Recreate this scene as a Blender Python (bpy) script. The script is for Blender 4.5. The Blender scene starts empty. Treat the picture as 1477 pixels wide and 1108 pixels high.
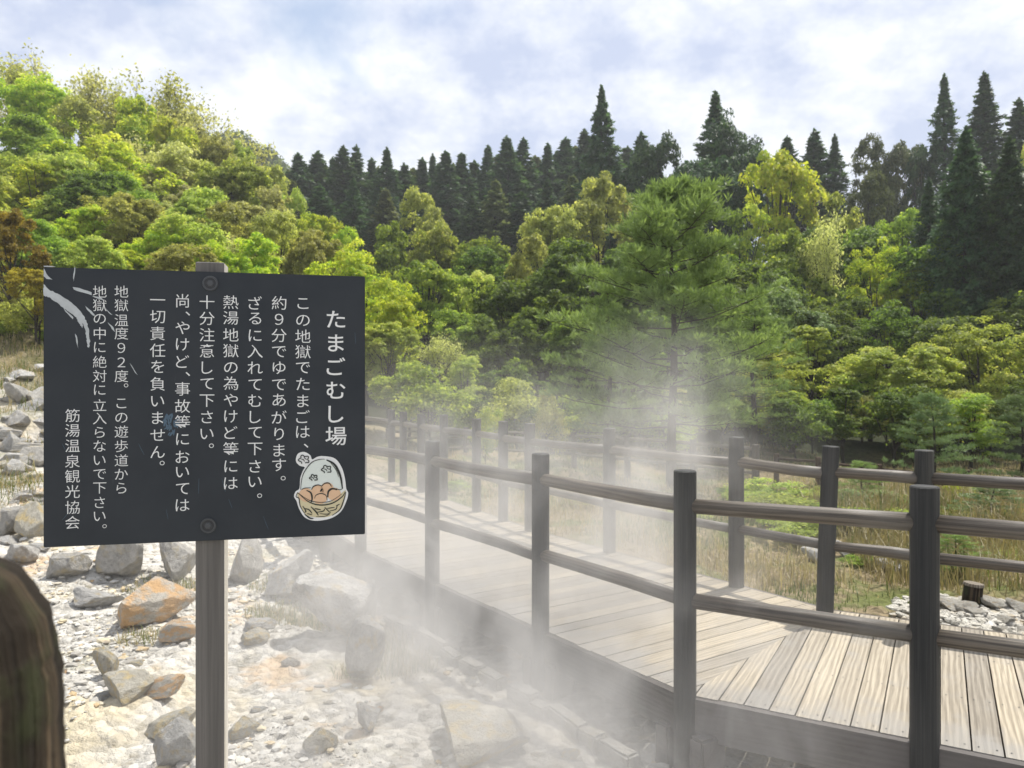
import bpy, bmesh, math, random
import numpy as np
from mathutils import Vector, Matrix
S = bpy.context.scene
COL = S.collection
H, F, CX, CY = 1.53, 1109.0, 738.5, 554.0     # eye height above the deck; pinhole used only to read distances off the photograph

# ------------------------------------------------------------------ camera, sky, sun, exposure
cam = bpy.data.cameras.new('camera'); camo = bpy.data.objects.new('camera', cam); COL.objects.link(camo)
cam.lens = 36*F/1477; cam.sensor_width = 36
camo.location = (0, 0, H); camo.rotation_euler = (math.radians(90), 0, 0)
cam.clip_start = .02; cam.clip_end = 3000
cam.dof.use_dof = True; cam.dof.focus_distance = 1.85; cam.dof.aperture_fstop = 9.0
S.camera = camo

SUN_AZ = math.atan2(.72, .69); SUN_EL = math.radians(64)
sd = Vector((math.sin(SUN_AZ)*math.cos(SUN_EL), math.cos(SUN_AZ)*math.cos(SUN_EL), math.sin(SUN_EL)))
sl = bpy.data.lights.new('sun', 'SUN'); sl.energy = 4.8; sl.angle = math.radians(.5); sl.color = (1, .955, .87)
so = bpy.data.objects.new('sun', sl); COL.objects.link(so)
so.rotation_euler = (-sd).to_track_quat('-Z', 'Y').to_euler(); so.location = sd*100

W = bpy.data.worlds.new('World'); S.world = W; W.use_nodes = True
nt = W.node_tree; N = nt.nodes; L = nt.links; N.clear()
def wn(t, **k):
    n = N.new(t)
    for a, b in k.items(): setattr(n, a, b)
    return n
out = wn('ShaderNodeOutputWorld'); bg = wn('ShaderNodeBackground'); L.new(bg.outputs[0], out.inputs[0])
sky = wn('ShaderNodeTexSky', sky_type='NISHITA', sun_disc=False, sun_elevation=SUN_EL, sun_rotation=SUN_AZ, air_density=1.2, dust_density=1.0, ozone_density=2.0)
tc = wn('ShaderNodeTexCoord')
sep = wn('ShaderNodeSeparateXYZ'); L.new(tc.outputs['Generated'], sep.inputs[0])
zz = wn('ShaderNodeMath', operation='ADD'); L.new(sep.outputs[2], zz.inputs[0]); zz.inputs[1].default_value = .42
dx = wn('ShaderNodeMath', operation='DIVIDE'); L.new(sep.outputs[0], dx.inputs[0]); L.new(zz.outputs[0], dx.inputs[1])
dy = wn('ShaderNodeMath', operation='DIVIDE'); L.new(sep.outputs[1], dy.inputs[0]); L.new(zz.outputs[0], dy.inputs[1])
cmb = wn('ShaderNodeCombineXYZ'); L.new(dx.outputs[0], cmb.inputs[0]); L.new(dy.outputs[0], cmb.inputs[1]); cmb.inputs[2].default_value = 3.7
n1 = wn('ShaderNodeTexNoise'); n1.inputs['Scale'].default_value = 2.6; n1.inputs['Detail'].default_value = 7; n1.inputs['Roughness'].default_value = .55; n1.inputs['Distortion'].default_value = .25
L.new(cmb.outputs[0], n1.inputs['Vector'])
n2 = wn('ShaderNodeTexNoise'); n2.inputs['Scale'].default_value = 5.5; n2.inputs['Detail'].default_value = 6; n2.inputs['Roughness'].default_value = .6
L.new(cmb.outputs[0], n2.inputs['Vector'])
cov = wn('ShaderNodeMapRange', interpolation_type='SMOOTHSTEP'); L.new(n1.outputs[0], cov.inputs[0]); cov.inputs[1].default_value = .26; cov.inputs[2].default_value = .44; cov.inputs[3].default_value = .25
r2 = wn('ShaderNodeValToRGB'); L.new(n2.outputs[0], r2.inputs[0])
r2.color_ramp.elements[0].position = .37; r2.color_ramp.elements[0].color = (.44, .50, .66, 1)
r2.color_ramp.elements[1].position = .60; r2.color_ramp.elements[1].color = (.77, .79, .83, 1)
sk = wn('ShaderNodeMix', data_type='RGBA', blend_type='MULTIPLY'); sk.inputs[0].default_value = 1
L.new(sky.outputs[0], sk.inputs[6]); sk.inputs[7].default_value = (.11, .11, .11, 1)
mx = wn('ShaderNodeMix', data_type='RGBA'); L.new(cov.outputs[0], mx.inputs[0]); L.new(sk.outputs[2], mx.inputs[6]); L.new(r2.outputs[0], mx.inputs[7])
L.new(mx.outputs[2], bg.inputs[0]); bg.inputs[1].default_value = 1.0

S.render.engine = 'CYCLES'
S.view_settings.view_transform = 'Standard'; S.view_settings.look = 'None'; S.view_settings.gamma = 1; S.view_settings.exposure = 0.42
cy = S.cycles
cy.use_denoising = True; cy.max_bounces = 7; cy.diffuse_bounces = 3; cy.glossy_bounces = 2; cy.transmission_bounces = 4
cy.transparent_max_bounces = 8; cy.volume_bounces = 1; cy.volume_step_rate = 1.0; cy.volume_max_steps = 256
cy.sample_clamp_indirect = 6; cy.caustics_reflective = False; cy.caustics_refractive = False

# ------------------------------------------------------------------ helpers
def tag(o, label=None, cat=None, group=None, kind=None):
    if label: o['label'] = label
    if cat: o['category'] = cat
    if group: o['group'] = group
    if kind: o['kind'] = kind
    return o
def empty(name, loc=(0, 0, 0), rz=0):
    o = bpy.data.objects.new(name, None); o.location = loc; o.rotation_euler = (0, 0, rz); o.empty_display_size = .1
    COL.objects.link(o); return o
def link(name, me, m, parent=None, smooth=False):
    o = bpy.data.objects.new(name, me); COL.objects.link(o)
    if m: me.materials.append(m)
    if parent: o.parent = parent
    if smooth: me.polygons.foreach_set('use_smooth', [True]*len(me.polygons))
    return o
def dup(root, loc=None, rz=None):
    r = root.copy(); COL.objects.link(r)
    if loc is not None: r.location = loc
    if rz is not None: r.rotation_euler = (0, 0, rz)
    for ch in root.children:
        c = ch.copy(); COL.objects.link(c); c.parent = r
        for g in ch.children:
            d = g.copy(); COL.objects.link(d); d.parent = c
    return r
class MB:
    """collects faces of one mesh, with an optional vector attribute per vertex"""
    def __init__(s): s.v = []; s.f = []; s.a = []
    def add(s, vs, fs, at=None):
        b = len(s.v); s.v += [tuple(v) for v in vs]; s.f += [tuple(i+b for i in f) for f in fs]
        s.a += at if at is not None else [(0, 0, 0)]*len(vs)
    def mesh(s, name):
        me = bpy.data.meshes.new(name); me.from_pydata(s.v, [], s.f); me.validate()
        if any(a != (0, 0, 0) for a in s.a) and len(me.vertices) == len(s.a):
            at = me.attributes.new('bc', 'FLOAT_VECTOR', 'POINT'); at.data.foreach_set('vector', np.array(s.a, dtype=np.float32).ravel())
        return me
    def build(s, name, m, parent=None, smooth=False): return link(name, s.mesh(name), m, parent, smooth)
    def box(s, c, sz, rz=0, rid=0.):
        x, y, z = (q/2 for q in sz); cs, sn = math.cos(rz), math.sin(rz)
        vs = []; at = []
        for k in range(8):
            px, py, pz = (x if k & 1 else -x), (y if k & 2 else -y), (z if k & 4 else -z)
            vs.append((c[0]+px*cs-py*sn, c[1]+px*sn+py*cs, c[2]+pz)); at.append((px, py+pz+rid*3.7, rid+.001))
        s.add(vs, [(0, 2, 3, 1), (4, 5, 7, 6), (0, 1, 5, 4), (2, 6, 7, 3), (0, 4, 6, 2), (1, 3, 7, 5)], at)
    def tube(s, pts, rad, n=10, cap=True, rid=0., wob=0, rng=None, chamfer=0):
        pts = [Vector(p) for p in pts]; rad = [rad]*len(pts) if not hasattr(rad, '__len__') else list(rad)
        if chamfer:
            d0 = (pts[1]-pts[0]).normalized(); d1 = (pts[-1]-pts[-2]).normalized()
            pts = [pts[0], pts[0]+d0*chamfer]+pts[1:-1]+[pts[-1]-d1*chamfer, pts[-1]]
            rad = [rad[0]-chamfer, rad[0]]+rad[1:-1]+[rad[-1], rad[-1]-chamfer]
        vs = []; fs = []; at = []; dist = 0
        d = (pts[1]-pts[0]).normalized(); ref = Vector((0, 0, 1)) if abs(d.z) < .9 else Vector((1, 0, 0))
        u = d.cross(ref).normalized()
        for i, p in enumerate(pts):
            t = (pts[min(i+1, len(pts)-1)]-pts[max(i-1, 0)]).normalized()
            u = (u-t*u.dot(t)).normalized(); w = t.cross(u)
            if i: dist += (p-pts[i-1]).length
            for k in range(n):
                a = 2*math.pi*k/n; r = rad[i]*(1+(rng.uniform(-wob, wob) if wob else 0))
                vs.append(p+(u*math.cos(a)+w*math.sin(a))*r); at.append((dist, a*.09+rid*3.7, rid+.001))
        for i in range(len(pts)-1):
            for k in range(n):
                fs.append((i*n+k, i*n+(k+1) % n, (i+1)*n+(k+1) % n, (i+1)*n+k))
        if cap: fs.append(tuple(range(n))[::-1]); fs.append(tuple((len(pts)-1)*n+k for k in range(n)))
        s.add(vs, fs, at)
    def prism(s, poly, z0, z1, fn=None):
        n = len(poly); vs = [(p[0], p[1], z0) for p in poly]+[(p[0], p[1], z1) for p in poly]
        fs = [tuple(range(n))[::-1], tuple(range(n, 2*n))]+[(k, (k+1) % n, n+(k+1) % n, n+k) for k in range(n)]
        s.add(vs, fs, [fn(p) for p in poly]*2 if fn else None)
def clip(poly, n, c):
    """keep the part of a 2D polygon where p.n <= c"""
    o = []
    for i, p in enumerate(poly):
        q = poly[(i+1) % len(poly)]; a = p[0]*n[0]+p[1]*n[1]-c; b = q[0]*n[0]+q[1]*n[1]-c
        if a <= 0: o.append(p)
        if (a < 0) != (b < 0) and a != b:
            t = a/(a-b); o.append((p[0]+(q[0]-p[0])*t, p[1]+(q[1]-p[1])*t))
    return o
def ss(a, b, x):
    t = np.clip((x-a)/(b-a), 0, 1); return t*t*(3-2*t)
_T = np.random.RandomState(7).rand(256, 256)
def vn(x, y, f=1., o=0):
    x = np.asarray(x, float)*f+o*17.3; y = np.asarray(y, float)*f+o*9.1
    xi = np.floor(x).astype(int); yi = np.floor(y).astype(int); u = x-xi; v = y-yi
    u = u*u*(3-2*u); v = v*v*(3-2*v); g = lambda a, b: _T[a % 256, b % 256]
    return (g(xi, yi)*(1-u)+g(xi+1, yi)*u)*(1-v)+(g(xi, yi+1)*(1-u)+g(xi+1, yi+1)*u)*v-.5
def fbm(x, y, f, o=4, seed=0): return sum(vn(x, y, f*2**k, seed+k)*.5**k for k in range(o))

# ------------------------------------------------------------------ materials
def mat(name, rough=.8, spec=.3):
    m = bpy.data.materials.new(name); m.use_nodes = True
    b = m.node_tree.nodes['Principled BSDF']; b.inputs['Roughness'].default_value = rough; b.inputs['Specular IOR Level'].default_value = spec
    return m, m.node_tree, b
class NT:
    def __init__(s, nt): s.t = nt
    def n(s, typ, ins=None, **k):
        x = s.t.nodes.new(typ)
        for a, b in k.items(): setattr(x, a, b)
        for a, b in (ins or {}).items():
            if isinstance(b, bpy.types.NodeSocket): s.t.links.new(b, x.inputs[a])
            else: x.inputs[a].default_value = b
        return x
    def noise(s, vec, scale, detail=4, rough=.55, dist=0):
        return s.n('ShaderNodeTexNoise', {'Vector': vec, 'Scale': scale, 'Detail': detail, 'Roughness': rough, 'Distortion': dist}).outputs[0]
    def ramp(s, fac, stops, interp='LINEAR'):
        x = s.n('ShaderNodeValToRGB', {0: fac}); e = x.color_ramp.elements; x.color_ramp.interpolation = interp
        while len(e) < len(stops): e.new(.5)
        for q, (p, c) in zip(e, stops): q.position = p; q.color = (*c, 1) if len(c) == 3 else c
        return x.outputs[0]
    def mix(s, f, a, b, blend='MIX'):
        x = s.n('ShaderNodeMix', data_type='RGBA', blend_type=blend)
        for i, v in ((0, f), (6, a), (7, b)):
            if isinstance(v, bpy.types.NodeSocket): s.t.links.new(v, x.inputs[i])
            else: x.inputs[i].default_value = (*v, 1) if hasattr(v, '__len__') and len(v) == 3 else v
        return x.outputs[2]
    def math(s, op, a, b=0., c=None, clamp=False):
        d = {0: a, 1: b}
        if c is not None: d[2] = c
        return s.n('ShaderNodeMath', d, operation=op, use_clamp=clamp).outputs[0]
    def vmath(s, op, a, b): return s.n('ShaderNodeVectorMath', {0: a, 1: b}, operation=op).outputs[0]
    def mr(s, v, a, b, c=0., d=1.): return s.n('ShaderNodeMapRange', {0: v, 1: a, 2: b, 3: c, 4: d}, interpolation_type='SMOOTHSTEP').outputs[0]
    def bump(s, h, strength, dist, b):
        x = s.n('ShaderNodeBump', {'Height': h, 'Strength': strength, 'Distance': dist}); s.t.links.new(x.outputs[0], b.inputs['Normal'])
    def attr(s, name): return s.n('ShaderNodeAttribute', attribute_name=name)
    def set(s, b, name, v): s.t.links.new(v, b.inputs[name])

def wood(name, lo, hi, grey=None, rough=.75, scale=1., ring=14., blotch=.0, cs=1.0, spec=.3):
    """weathered timber; 'bc' = (metres along the grain, across + per-board offset, board id)"""
    m, t, b = mat(name, rough, spec); q = NT(t); a = q.attr('bc').outputs['Vector']
    st = q.vmath('MULTIPLY', a, (1.1*scale, 9*scale, 5.))
    wob = q.noise(st, 1.3, 3, .5)
    sp = q.n('ShaderNodeSeparateXYZ', {0: a})
    wv = q.math('SINE', q.math('MULTIPLY', q.math('ADD', q.math('MULTIPLY', sp.outputs[1], 16.*cs), q.math('MULTIPLY', wob, 1.1)), ring))
    fine = q.noise(q.vmath('MULTIPLY', a, (2.2*scale, 120.*scale, 5.)), 1., 5, .7)
    f = q.math('ADD', q.math('MULTIPLY', wv, .10), q.math('ADD', q.math('MULTIPLY', fine, .8), .08))
    col = q.ramp(f, [(.34, lo), (.66, hi)])
    rid = q.n('ShaderNodeTexWhiteNoise', {'W': sp.outputs[2]}, noise_dimensions='1D').outputs[0]
    col = q.mix(1, col, q.ramp(rid, [(0, (.66, .66, .68)), (1, (1.2, 1.16, 1.08))]), 'MULTIPLY')
    if grey:
        g = q.noise(q.vmath('MULTIPLY', a, (2.2, 3., 1.)), 1.6, 5, .65)
        end = q.mr(sp.outputs[0], .04, .42, .30, 0)
        g = q.math('ADD', g, end)
        col = q.mix(q.mr(g, .50, .85, 0, .7), col, grey)
    q.set(b, 'Base Color', col); q.bump(q.math('ADD', fine, q.math('MULTIPLY', wv, .12)), .45, .004, b)
    return m
M = {}
M['deck'] = wood('deck_boards_wood', (.22, .192, .15), (.43, .385, .31), (.27, .26, .245), rough=.8)
M['post'] = wood('dark_post_wood', (.016, .018, .019), (.066, .066, .062), None, rough=.62, ring=3, cs=.5)
M['rail'] = wood('rail_wood', (.050, .042, .034), (.16, .138, .112), (.14, .13, .115), rough=.52, cs=.5, spec=.4)
M['fascia'] = wood('fascia_wood', (.050, .043, .036), (.13, .115, .10), (.13, .12, .115), rough=.8)
M['oldrail'] = wood('old_fence_wood', (.10, .085, .065), (.30, .265, .22), None, rough=.85)
M['brownfence'] = wood('brown_fence_wood', (.035, .022, .014), (.10, .066, .043), None, rough=.85)
M['barewood'] = wood('bare_post_side', (.36, .34, .30), (.62, .60, .56), None, rough=.7)  # sign post wood again, paler: sunlight on its right face put into the colour
M['signpost'] = wood('sign_post_wood', (.085, .082, .080), (.135, .130, .126), None, rough=.6, ring=5, spec=.4)
def mossy():
    m, t, b = mat('mossy_log', .9, .2); q = NT(t); a = q.attr('bc').outputs['Vector']; g = q.n('ShaderNodeTexCoord').outputs['Object']
    f = q.noise(q.vmath('MULTIPLY', a, (2., 60., 1.)), 1., 4, .6)
    col = q.ramp(f, [(.3, (.006, .0045, .003)), (.52, (.022, .016, .010)), (.78, (.16, .115, .07))])
    n = q.noise(g, 14, 4, .6)
    col = q.mix(q.mr(n, .48, .62, 0, .8), col, (.030, .034, .014))
    q.set(b, 'Base Color', col); q.bump(q.math('ADD', f, n), .8, .01, b); return m
M['mossy'] = mossy()
def flat(name, c, rough=.6, spec=.3, var=.0):
    m, t, b = mat(name, rough, spec)
    if var:
        q = NT(t); g = q.n('ShaderNodeTexCoord').outputs['Object']; n = q.noise(g, 30, 5, .65)
        q.set(b, 'Base Color', q.mix(n, [x*(1-var) for x in c], [min(1, x*(1+var)) for x in c]))
    else: b.inputs['Base Color'].default_value = (*c, 1)
    return m
def boardmat():
    m, t, b = mat('sign_board_enamel', .45, .22); q = NT(t); g = q.n('ShaderNodeTexCoord').outputs['Object']
    n = q.noise(g, 7, 5, .6); n2 = q.noise(q.vmath('MULTIPLY', g, (60, 60, 9)), 1, 4, .7)
    col = q.ramp(n, [(.3, (.020, .025, .031)), (.7, (.031, .036, .042))])
    col = q.mix(q.mr(n2, .66, .80, 0, .22), col, (.12, .13, .13))
    q.set(b, 'Base Color', col); q.set(b, 'Roughness', q.mr(n, .3, .7, .36, .52)); q.bump(n2, .08, .001, b); return m
M['board'] = boardmat()
M['paint'] = flat('white_paint', (.68, .69, .68), .55, var=.10)
M['scuff'] = flat('bare_scuff', (.42, .45, .46), .7, var=.35)
M['rub'] = flat('blue_grey_rub', (.075, .12, .165), .6, var=.4)
M['bolt'] = flat('bolt_black', (.018, .020, .023), .45, .5, var=.3)
M['steel'] = flat('bolt_ring', (.045, .05, .055), .4, .5)
M['pict'] = flat('picture_grey', (.60, .65, .61), .6); M['ink'] = flat('picture_ink', (.022, .025, .022), .6)
M['egg'] = flat('picture_egg', (.62, .42, .27), .6, var=.12); M['straw'] = flat('picture_basket', (.56, .50, .32), .6)
def rockmat(name, c0, c1, stain, amount, sc=1.):
    m, t, b = mat(name, .9, .2); q = NT(t); g = q.n('ShaderNodeTexCoord').outputs['Object']
    oi = q.n('ShaderNodeObjectInfo').outputs['Random']; off = q.n('ShaderNodeCombineXYZ', {0: oi, 1: oi, 2: oi}).outputs[0]
    g = q.vmath('ADD', g, q.vmath('MULTIPLY', off, (40, 31, 17)))
    a = q.noise(g, 4*sc, 7, .65); f = q.noise(g, 22*sc, 5, .7); s = q.noise(g, 2.1*sc, 4, .6)
    col = q.ramp(q.math('ADD', q.math('MULTIPLY', a, .65), q.math('MULTIPLY', f, .35)), [(.34, c0), (.62, c1)])
    col = q.mix(q.mr(s, .62-amount*.3, .80-amount*.3, 0, .9), col, q.mix(a, stain, [x*1.25 for x in stain]))
    q.set(b, 'Base Color', col); q.bump(q.math('ADD', a, q.math('MULTIPLY', f, .6)), 1., .05, b); return m
M['rockpale'] = rockmat('pale_rock', (.36, .35, .335), (.66, .645, .61), (.50, .42, .28), .35)
M['rockorange'] = rockmat('orange_rock', (.38, .34, .28), (.62, .58, .51), (.60, .37, .17), .7)
M['rockyellow'] = rockmat('yellow_rock', (.42, .385, .31), (.63, .60, .52), (.56, .45, .24), .5)
M['rockgrey'] = rockmat('grey_rock', (.30, .285, .26), (.58, .56, .52), (.44, .38, .26), .35)
M['cobble'] = rockmat('cobble_rock', (.52, .485, .41), (.72, .69, .62), (.50, .40, .26), .3, 2.)
M['concrete'] = rockmat('kerb_stone', (.30, .29, .27), (.52, .50, .46), (.42, .38, .28), .25, 2.)
M['bark'] = wood('bark', (.020, .017, .013), (.085, .072, .058), None, rough=.95)
def leaf(name, stops, trans=.65, rough=.5, obj=.25, gain=1.):
    stops = [(p, tuple(min(.60, x*gain) for x in c_)) for p, c_ in stops]
    m, t, b = mat(name, rough, .25); q = NT(t)
    a = q.attr('tint').outputs['Fac']; oi = q.n('ShaderNodeObjectInfo').outputs['Random']
    col = q.ramp(a, stops)
    hs = q.n('ShaderNodeHueSaturation', {'Hue': q.mr(oi, 0, 1, .5-.010*obj*4, .5+.010*obj*4), 'Saturation': 1., 'Value': q.mr(oi, 0, 1, 1-obj*.6, 1+obj*.6), 'Color': col}).outputs[0]
    q.set(b, 'Base Color', hs)
    tr = q.n('ShaderNodeBsdfTranslucent', {'Color': q.mix(1, hs, (1.15, 1.12, .72), 'MULTIPLY')})
    ms = q.n('ShaderNodeMixShader', {0: trans, 1: b.outputs[0], 2: tr.outputs[0]})
    t.links.new(ms.outputs[0], t.nodes['Material Output'].inputs[0]); return m
LM = {
 'lime':   leaf('leaf_lime', [(0, (.070, .115, .010)), (.5, (.145, .215, .016)), (1, (.245, .305, .030))], gain=3.5),
 'green':  leaf('leaf_green', [(0, (.046, .074, .012)), (.5, (.105, .150, .020)), (1, (.18, .225, .036))], gain=2.9),
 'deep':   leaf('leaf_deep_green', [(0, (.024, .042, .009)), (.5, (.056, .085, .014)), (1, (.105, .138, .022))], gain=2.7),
 'olive':  leaf('leaf_olive', [(0, (.075, .085, .022)), (.5, (.150, .160, .042)), (1, (.235, .235, .075))], gain=2.9),
 'tan':    leaf('leaf_tan', [(0, (.105, .110, .040)), (.5, (.185, .195, .075)), (1, (.285, .290, .125))], gain=2.9),
 'orange': leaf('leaf_orange', [(0, (.095, .078, .012)), (.5, (.185, .150, .020)), (1, (.27, .22, .035))], gain=1.85),
 'pale':   leaf('leaf_pale_green', [(0, (.070, .092, .018)), (.5, (.145, .178, .034)), (1, (.240, .275, .068))], gain=2.9),
 'cedar':  leaf('needle_cedar', [(0, (.008, .018, .009)), (.5, (.018, .036, .014)), (1, (.036, .060, .021))], trans=.45, gain=2.9),
 'cedarbrown': leaf('needle_cedar_brown', [(0, (.018, .024, .011)), (.5, (.036, .046, .018)), (1, (.066, .074, .032))], trans=.5, gain=3.5),
 'pine':   leaf('needle_pine', [(0, (.048, .074, .024)), (.5, (.098, .142, .046)), (1, (.162, .215, .075))], gain=2.1, trans=.45, obj=.1),
 'youngpine': leaf('needle_young_pine', [(0, (.060, .095, .040)), (.5, (.115, .165, .070)), (1, (.190, .240, .115))], gain=1.4, trans=.3),
}
M['straw_grass'] = leaf('grass_blades', [(0, (.060, .095, .022)), (.22, (.135, .175, .045)), (.30, (.22, .19, .095)), (.6, (.36, .30, .17)), (1, (.50, .43, .28))], trans=.4, obj=0)
# --------------------------------- lie of the land
TX = [-9, -1.2, -.64, -.44, -.30, -.23, -.16, 0, .2, .45, .6, 1.2, 9]
CR = [16, 15, 14, 11.3, 6.6, 4.6, 3.6, 5.0, 5.5, 6.5, 7, 9, 10]
Y0 = [5, 5.5, 6, 7.2, 9, 11.5, 14, 24, 25, 25, 25, 25, 25]
P2, P5 = Vector((.87, 3.80)), Vector((-1.37, 7.10))
E2 = Vector((.873, -.487)).normalized(); D1 = Vector((-.56, .825)).normalized(); D3 = Vector((-.46, .888)).normalized()
N2 = Vector((-E2.y, E2.x)); N1 = Vector((D1.y, -D1.x)); N3 = Vector((D3.y, -D3.x)); WD = 1.85
def mitre(a, b): return (a+b)/(1+a.dot(b))*WD
A0, A3 = P2+E2*5.2, P5+D3*6.6
F2, F5 = P2+mitre(N2, N1), P5+mitre(N1, N3)
B0, B3 = A0+N2*WD, A3+N3*WD
CL = [(A0+B0)/2, (P2+F2)/2, (P5+F5)/2, (A3+B3)/2]
def segd(x, y, a, b):
    dx, dy = b[0]-a[0], b[1]-a[1]; t = np.clip(((x-a[0])*dx+(y-a[1])*dy)/(dx*dx+dy*dy), 0, 1)
    return np.hypot(x-a[0]-t*dx, y-a[1]-t*dy)
def corridor(x, y): return np.minimum.reduce([segd(x, y, CL[i], CL[i+1]) for i in range(3)])
def terrain(x, y, rough=True):
    x = np.asarray(x, float); y = np.asarray(y, float)
    t = x/np.maximum(y, 3.); cr = np.interp(t, TX, CR); y0 = np.interp(t, TX, Y0)
    z = -.35+(cr+.35)*np.clip((y-y0)/(60-y0), 0, 1)**1.2
    z = z+np.where(t > -.2, 1, ss(-.42, -.2, t))*.14*np.clip(y-60, 0, 45)
    if rough:
        am = ss(6, 16, y)
        z = z+fbm(x, y, .35, 3, 3)*(.10+.5*am)+fbm(x, y, 1.6, 4, 9)*.10*(1-.3*am)
        z = z+np.maximum(fbm(x, y, .8, 2, 21), 0)*.45*ss(.2, -.1, t)*ss(4, 8, y)*(1-ss(20, 30, y))
    fs = np.minimum((x-P2.x)*N1.x+(y-P2.y)*N1.y, (x-P2.x)*N2.x+(y-P2.y)*N2.y)
    mead = .26*ss(WD-.06, WD+.12, fs)*(1-ss(10, 17, y))
    dc = corridor(x, y); k = 1-ss(1.05, 2.2, dc)
    k = np.where((x < -1) & (y < 9), 1-ss(.98, 1.35, dc), k)
    k = k*(1-ss(WD-.06, WD+.05, fs))
    return z*(1-k)+(-.38+.04*fbm(x, y, 2, 2, 5))*k+mead
def tz(x, y): return float(terrain(np.array([x]), np.array([y]))[0])
def hit(px, py, y1=60.):
    """where a line of sight of the photograph meets the ground"""
    ys = np.concatenate([np.arange(1.2, 14, .02), np.arange(14, y1, .1)]); xs = (px-CX)/F*ys
    zr = H-(py-CY)/F*ys; g = terrain(xs, ys); i = int(np.argmax(zr <= g)) if (zr <= g).any() else len(ys)-1
    return Vector((xs[i], ys[i], g[i]))

def axis(parts):
    o = []
    for a, b, s in parts: o += list(np.arange(a, b, s))
    return np.array(o+[parts[-1][1]])
gx = axis([(-900, -120, 60), (-120, -40, 6), (-40, -14, 1.2), (-14, -6, .22), (-6, 4.5, .055), (4.5, 10, .2), (10, 40, 1.2), (40, 120, 6), (120, 900, 60)])
gy = axis([(-300, -20, 40), (-20, 1, 1.5), (1, 2.4, .2), (2.4, 9.5, .055), (9.5, 22, .16), (22, 70, 1.1), (70, 160, 6), (160, 1500, 60)])
GX, GY = np.meshgrid(gx, gy); GZ = terrain(GX, GY); nx, ny = len(gx), len(gy)
fine = ss(2, 3, GY)*(1-ss(9, 12, GY))*(np.abs(GX+.7) < 5.6)
GZ = GZ+fine*(np.abs(fbm(GX, GY, 6, 3, 31))*.055-.012+np.maximum(fbm(GX, GY, 13, 2, 41), .05)*.05)
V = np.stack([GX, GY, GZ], -1).reshape(-1, 3)
ii = (np.arange(ny-1)[:, None]*nx+np.arange(nx-1)[None, :]).reshape(-1)
Fc = np.stack([ii, ii+1, ii+nx+1, ii+nx], -1)
me = bpy.data.meshes.new('ground'); me.from_pydata(V.tolist(), [], Fc.tolist())
tt = GX/np.maximum(GY, 3)
dcg = corridor(GX, GY)
rk = ss(.45, -.25, GX+.62*(GY-4)+fbm(GX, GY, .6, 3, 2)*1.4-1.15) if False else 0
nl = (GX-P2.x)*N1.x+(GY-P2.y)*N1.y       # metres beyond the boardwalk's near edge (left run)
nr = (GX-P2.x)*N2.x+(GY-P2.y)*N2.y
side = np.minimum(nl, nr)
rock = 1-ss(.6, 1.3, side)
rock = np.maximum(rock, (tt < -.1)*ss(-.12, -.25, tt))
rock = np.maximum(rock, ss(WD-.02, WD, nr)*(1-ss(WD+.75, WD+1.0, nr+.3*fbm(GX, GY, 2, 2, 3)))*ss(.4, .6, (GX-F2.x)*E2.x+(GY-F2.y)*E2.y))
up = ss(10, 19, GY+fbm(GX, GY, .3, 3, 8)*4)*ss(.0, .5, rock)
forest = ss(17, 21, GY-6*ss(0, .3, -tt)+fbm(GX, GY, .3, 3, 6)*3+3*(tt < -.2))
at = me.attributes.new('zone', 'FLOAT_VECTOR', 'POINT')
at.data.foreach_set('vector', np.stack([rock*(1-up*.75), up, forest], -1).reshape(-1).astype(np.float32))
def groundmat():
    m, t, b = mat('ground_cover', .95, .15); q = NT(t); g = q.n('ShaderNodeTexCoord').outputs['Object']
    z = q.n('ShaderNodeSeparateXYZ', {0: q.attr('zone').outputs['Vector']})
    a = q.noise(g, 1.3, 6, .62); f = q.noise(g, 9, 6, .7); h = q.noise(g, 55, 4, .65); s = q.noise(g, .8, 5, .6); s2 = q.noise(q.vmath('ADD', g, (9, 4, 2)), 1.25, 5, .62)
    vo = q.n('ShaderNodeTexVoronoi', {'Vector': q.vmath('ADD', g, q.vmath('MULTIPLY', q.n('ShaderNodeCombineXYZ', {0: f, 1: h, 2: a}).outputs[0], (.06, .06, .06))), 'Scale': 15.}, feature='F1')
    cell = q.n('ShaderNodeSeparateColor', {0: vo.outputs['Color']}).outputs[0]
    pale = q.ramp(q.math('ADD', q.math('MULTIPLY', f, .45), q.math('ADD', q.math('MULTIPLY', h, .3), q.math('MULTIPLY', cell, .22))), [(.30, (.20, .185, .155)), (.47, (.46, .44, .40)), (.66, (.62, .60, .555))])
    pale = q.mix(q.mr(s, .50, .66, 0, .7), pale, q.mix(f, (.60, .51, .33), (.50, .43, .30)))
    pale = q.mix(q.mr(s2, .55, .66, 0, .7), pale, q.mix(f, (.62, .43, .24), (.52, .36, .21)))
    pale = q.mix(q.mr(a, .56, .70, 0, .55), pale, (.27, .26, .16))
    dry = q.ramp(f, [(.3, (.12, .095, .055)), (.6, (.27, .215, .13))])
    dry = q.mix(q.mr(a, .45, .6), dry, q.mix(h, (.09, .11, .03), (.16, .17, .06)))
    bank = q.mix(q.mr(a, .42, .62), (.20, .165, .10), q.mix(f, (.08, .055, .033), (.15, .15, .055)))
    col = q.mix(z.outputs[0], dry, pale); col = q.mix(q.math('MULTIPLY', z.outputs[1], .85), col, bank)
    soil = q.ramp(f, [(.35, (.014, .018, .008)), (.65, (.040, .046, .018))])
    col = q.mix(z.outputs[2], col, soil)
    q.set(b, 'Base Color', col)
    q.bump(q.math('ADD', q.math('MULTIPLY', f, .8), q.math('ADD', q.math('MULTIPLY', h, .35), q.math('MULTIPLY', vo.outputs['Distance'], -.6))), 1., .035, b); return m
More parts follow.
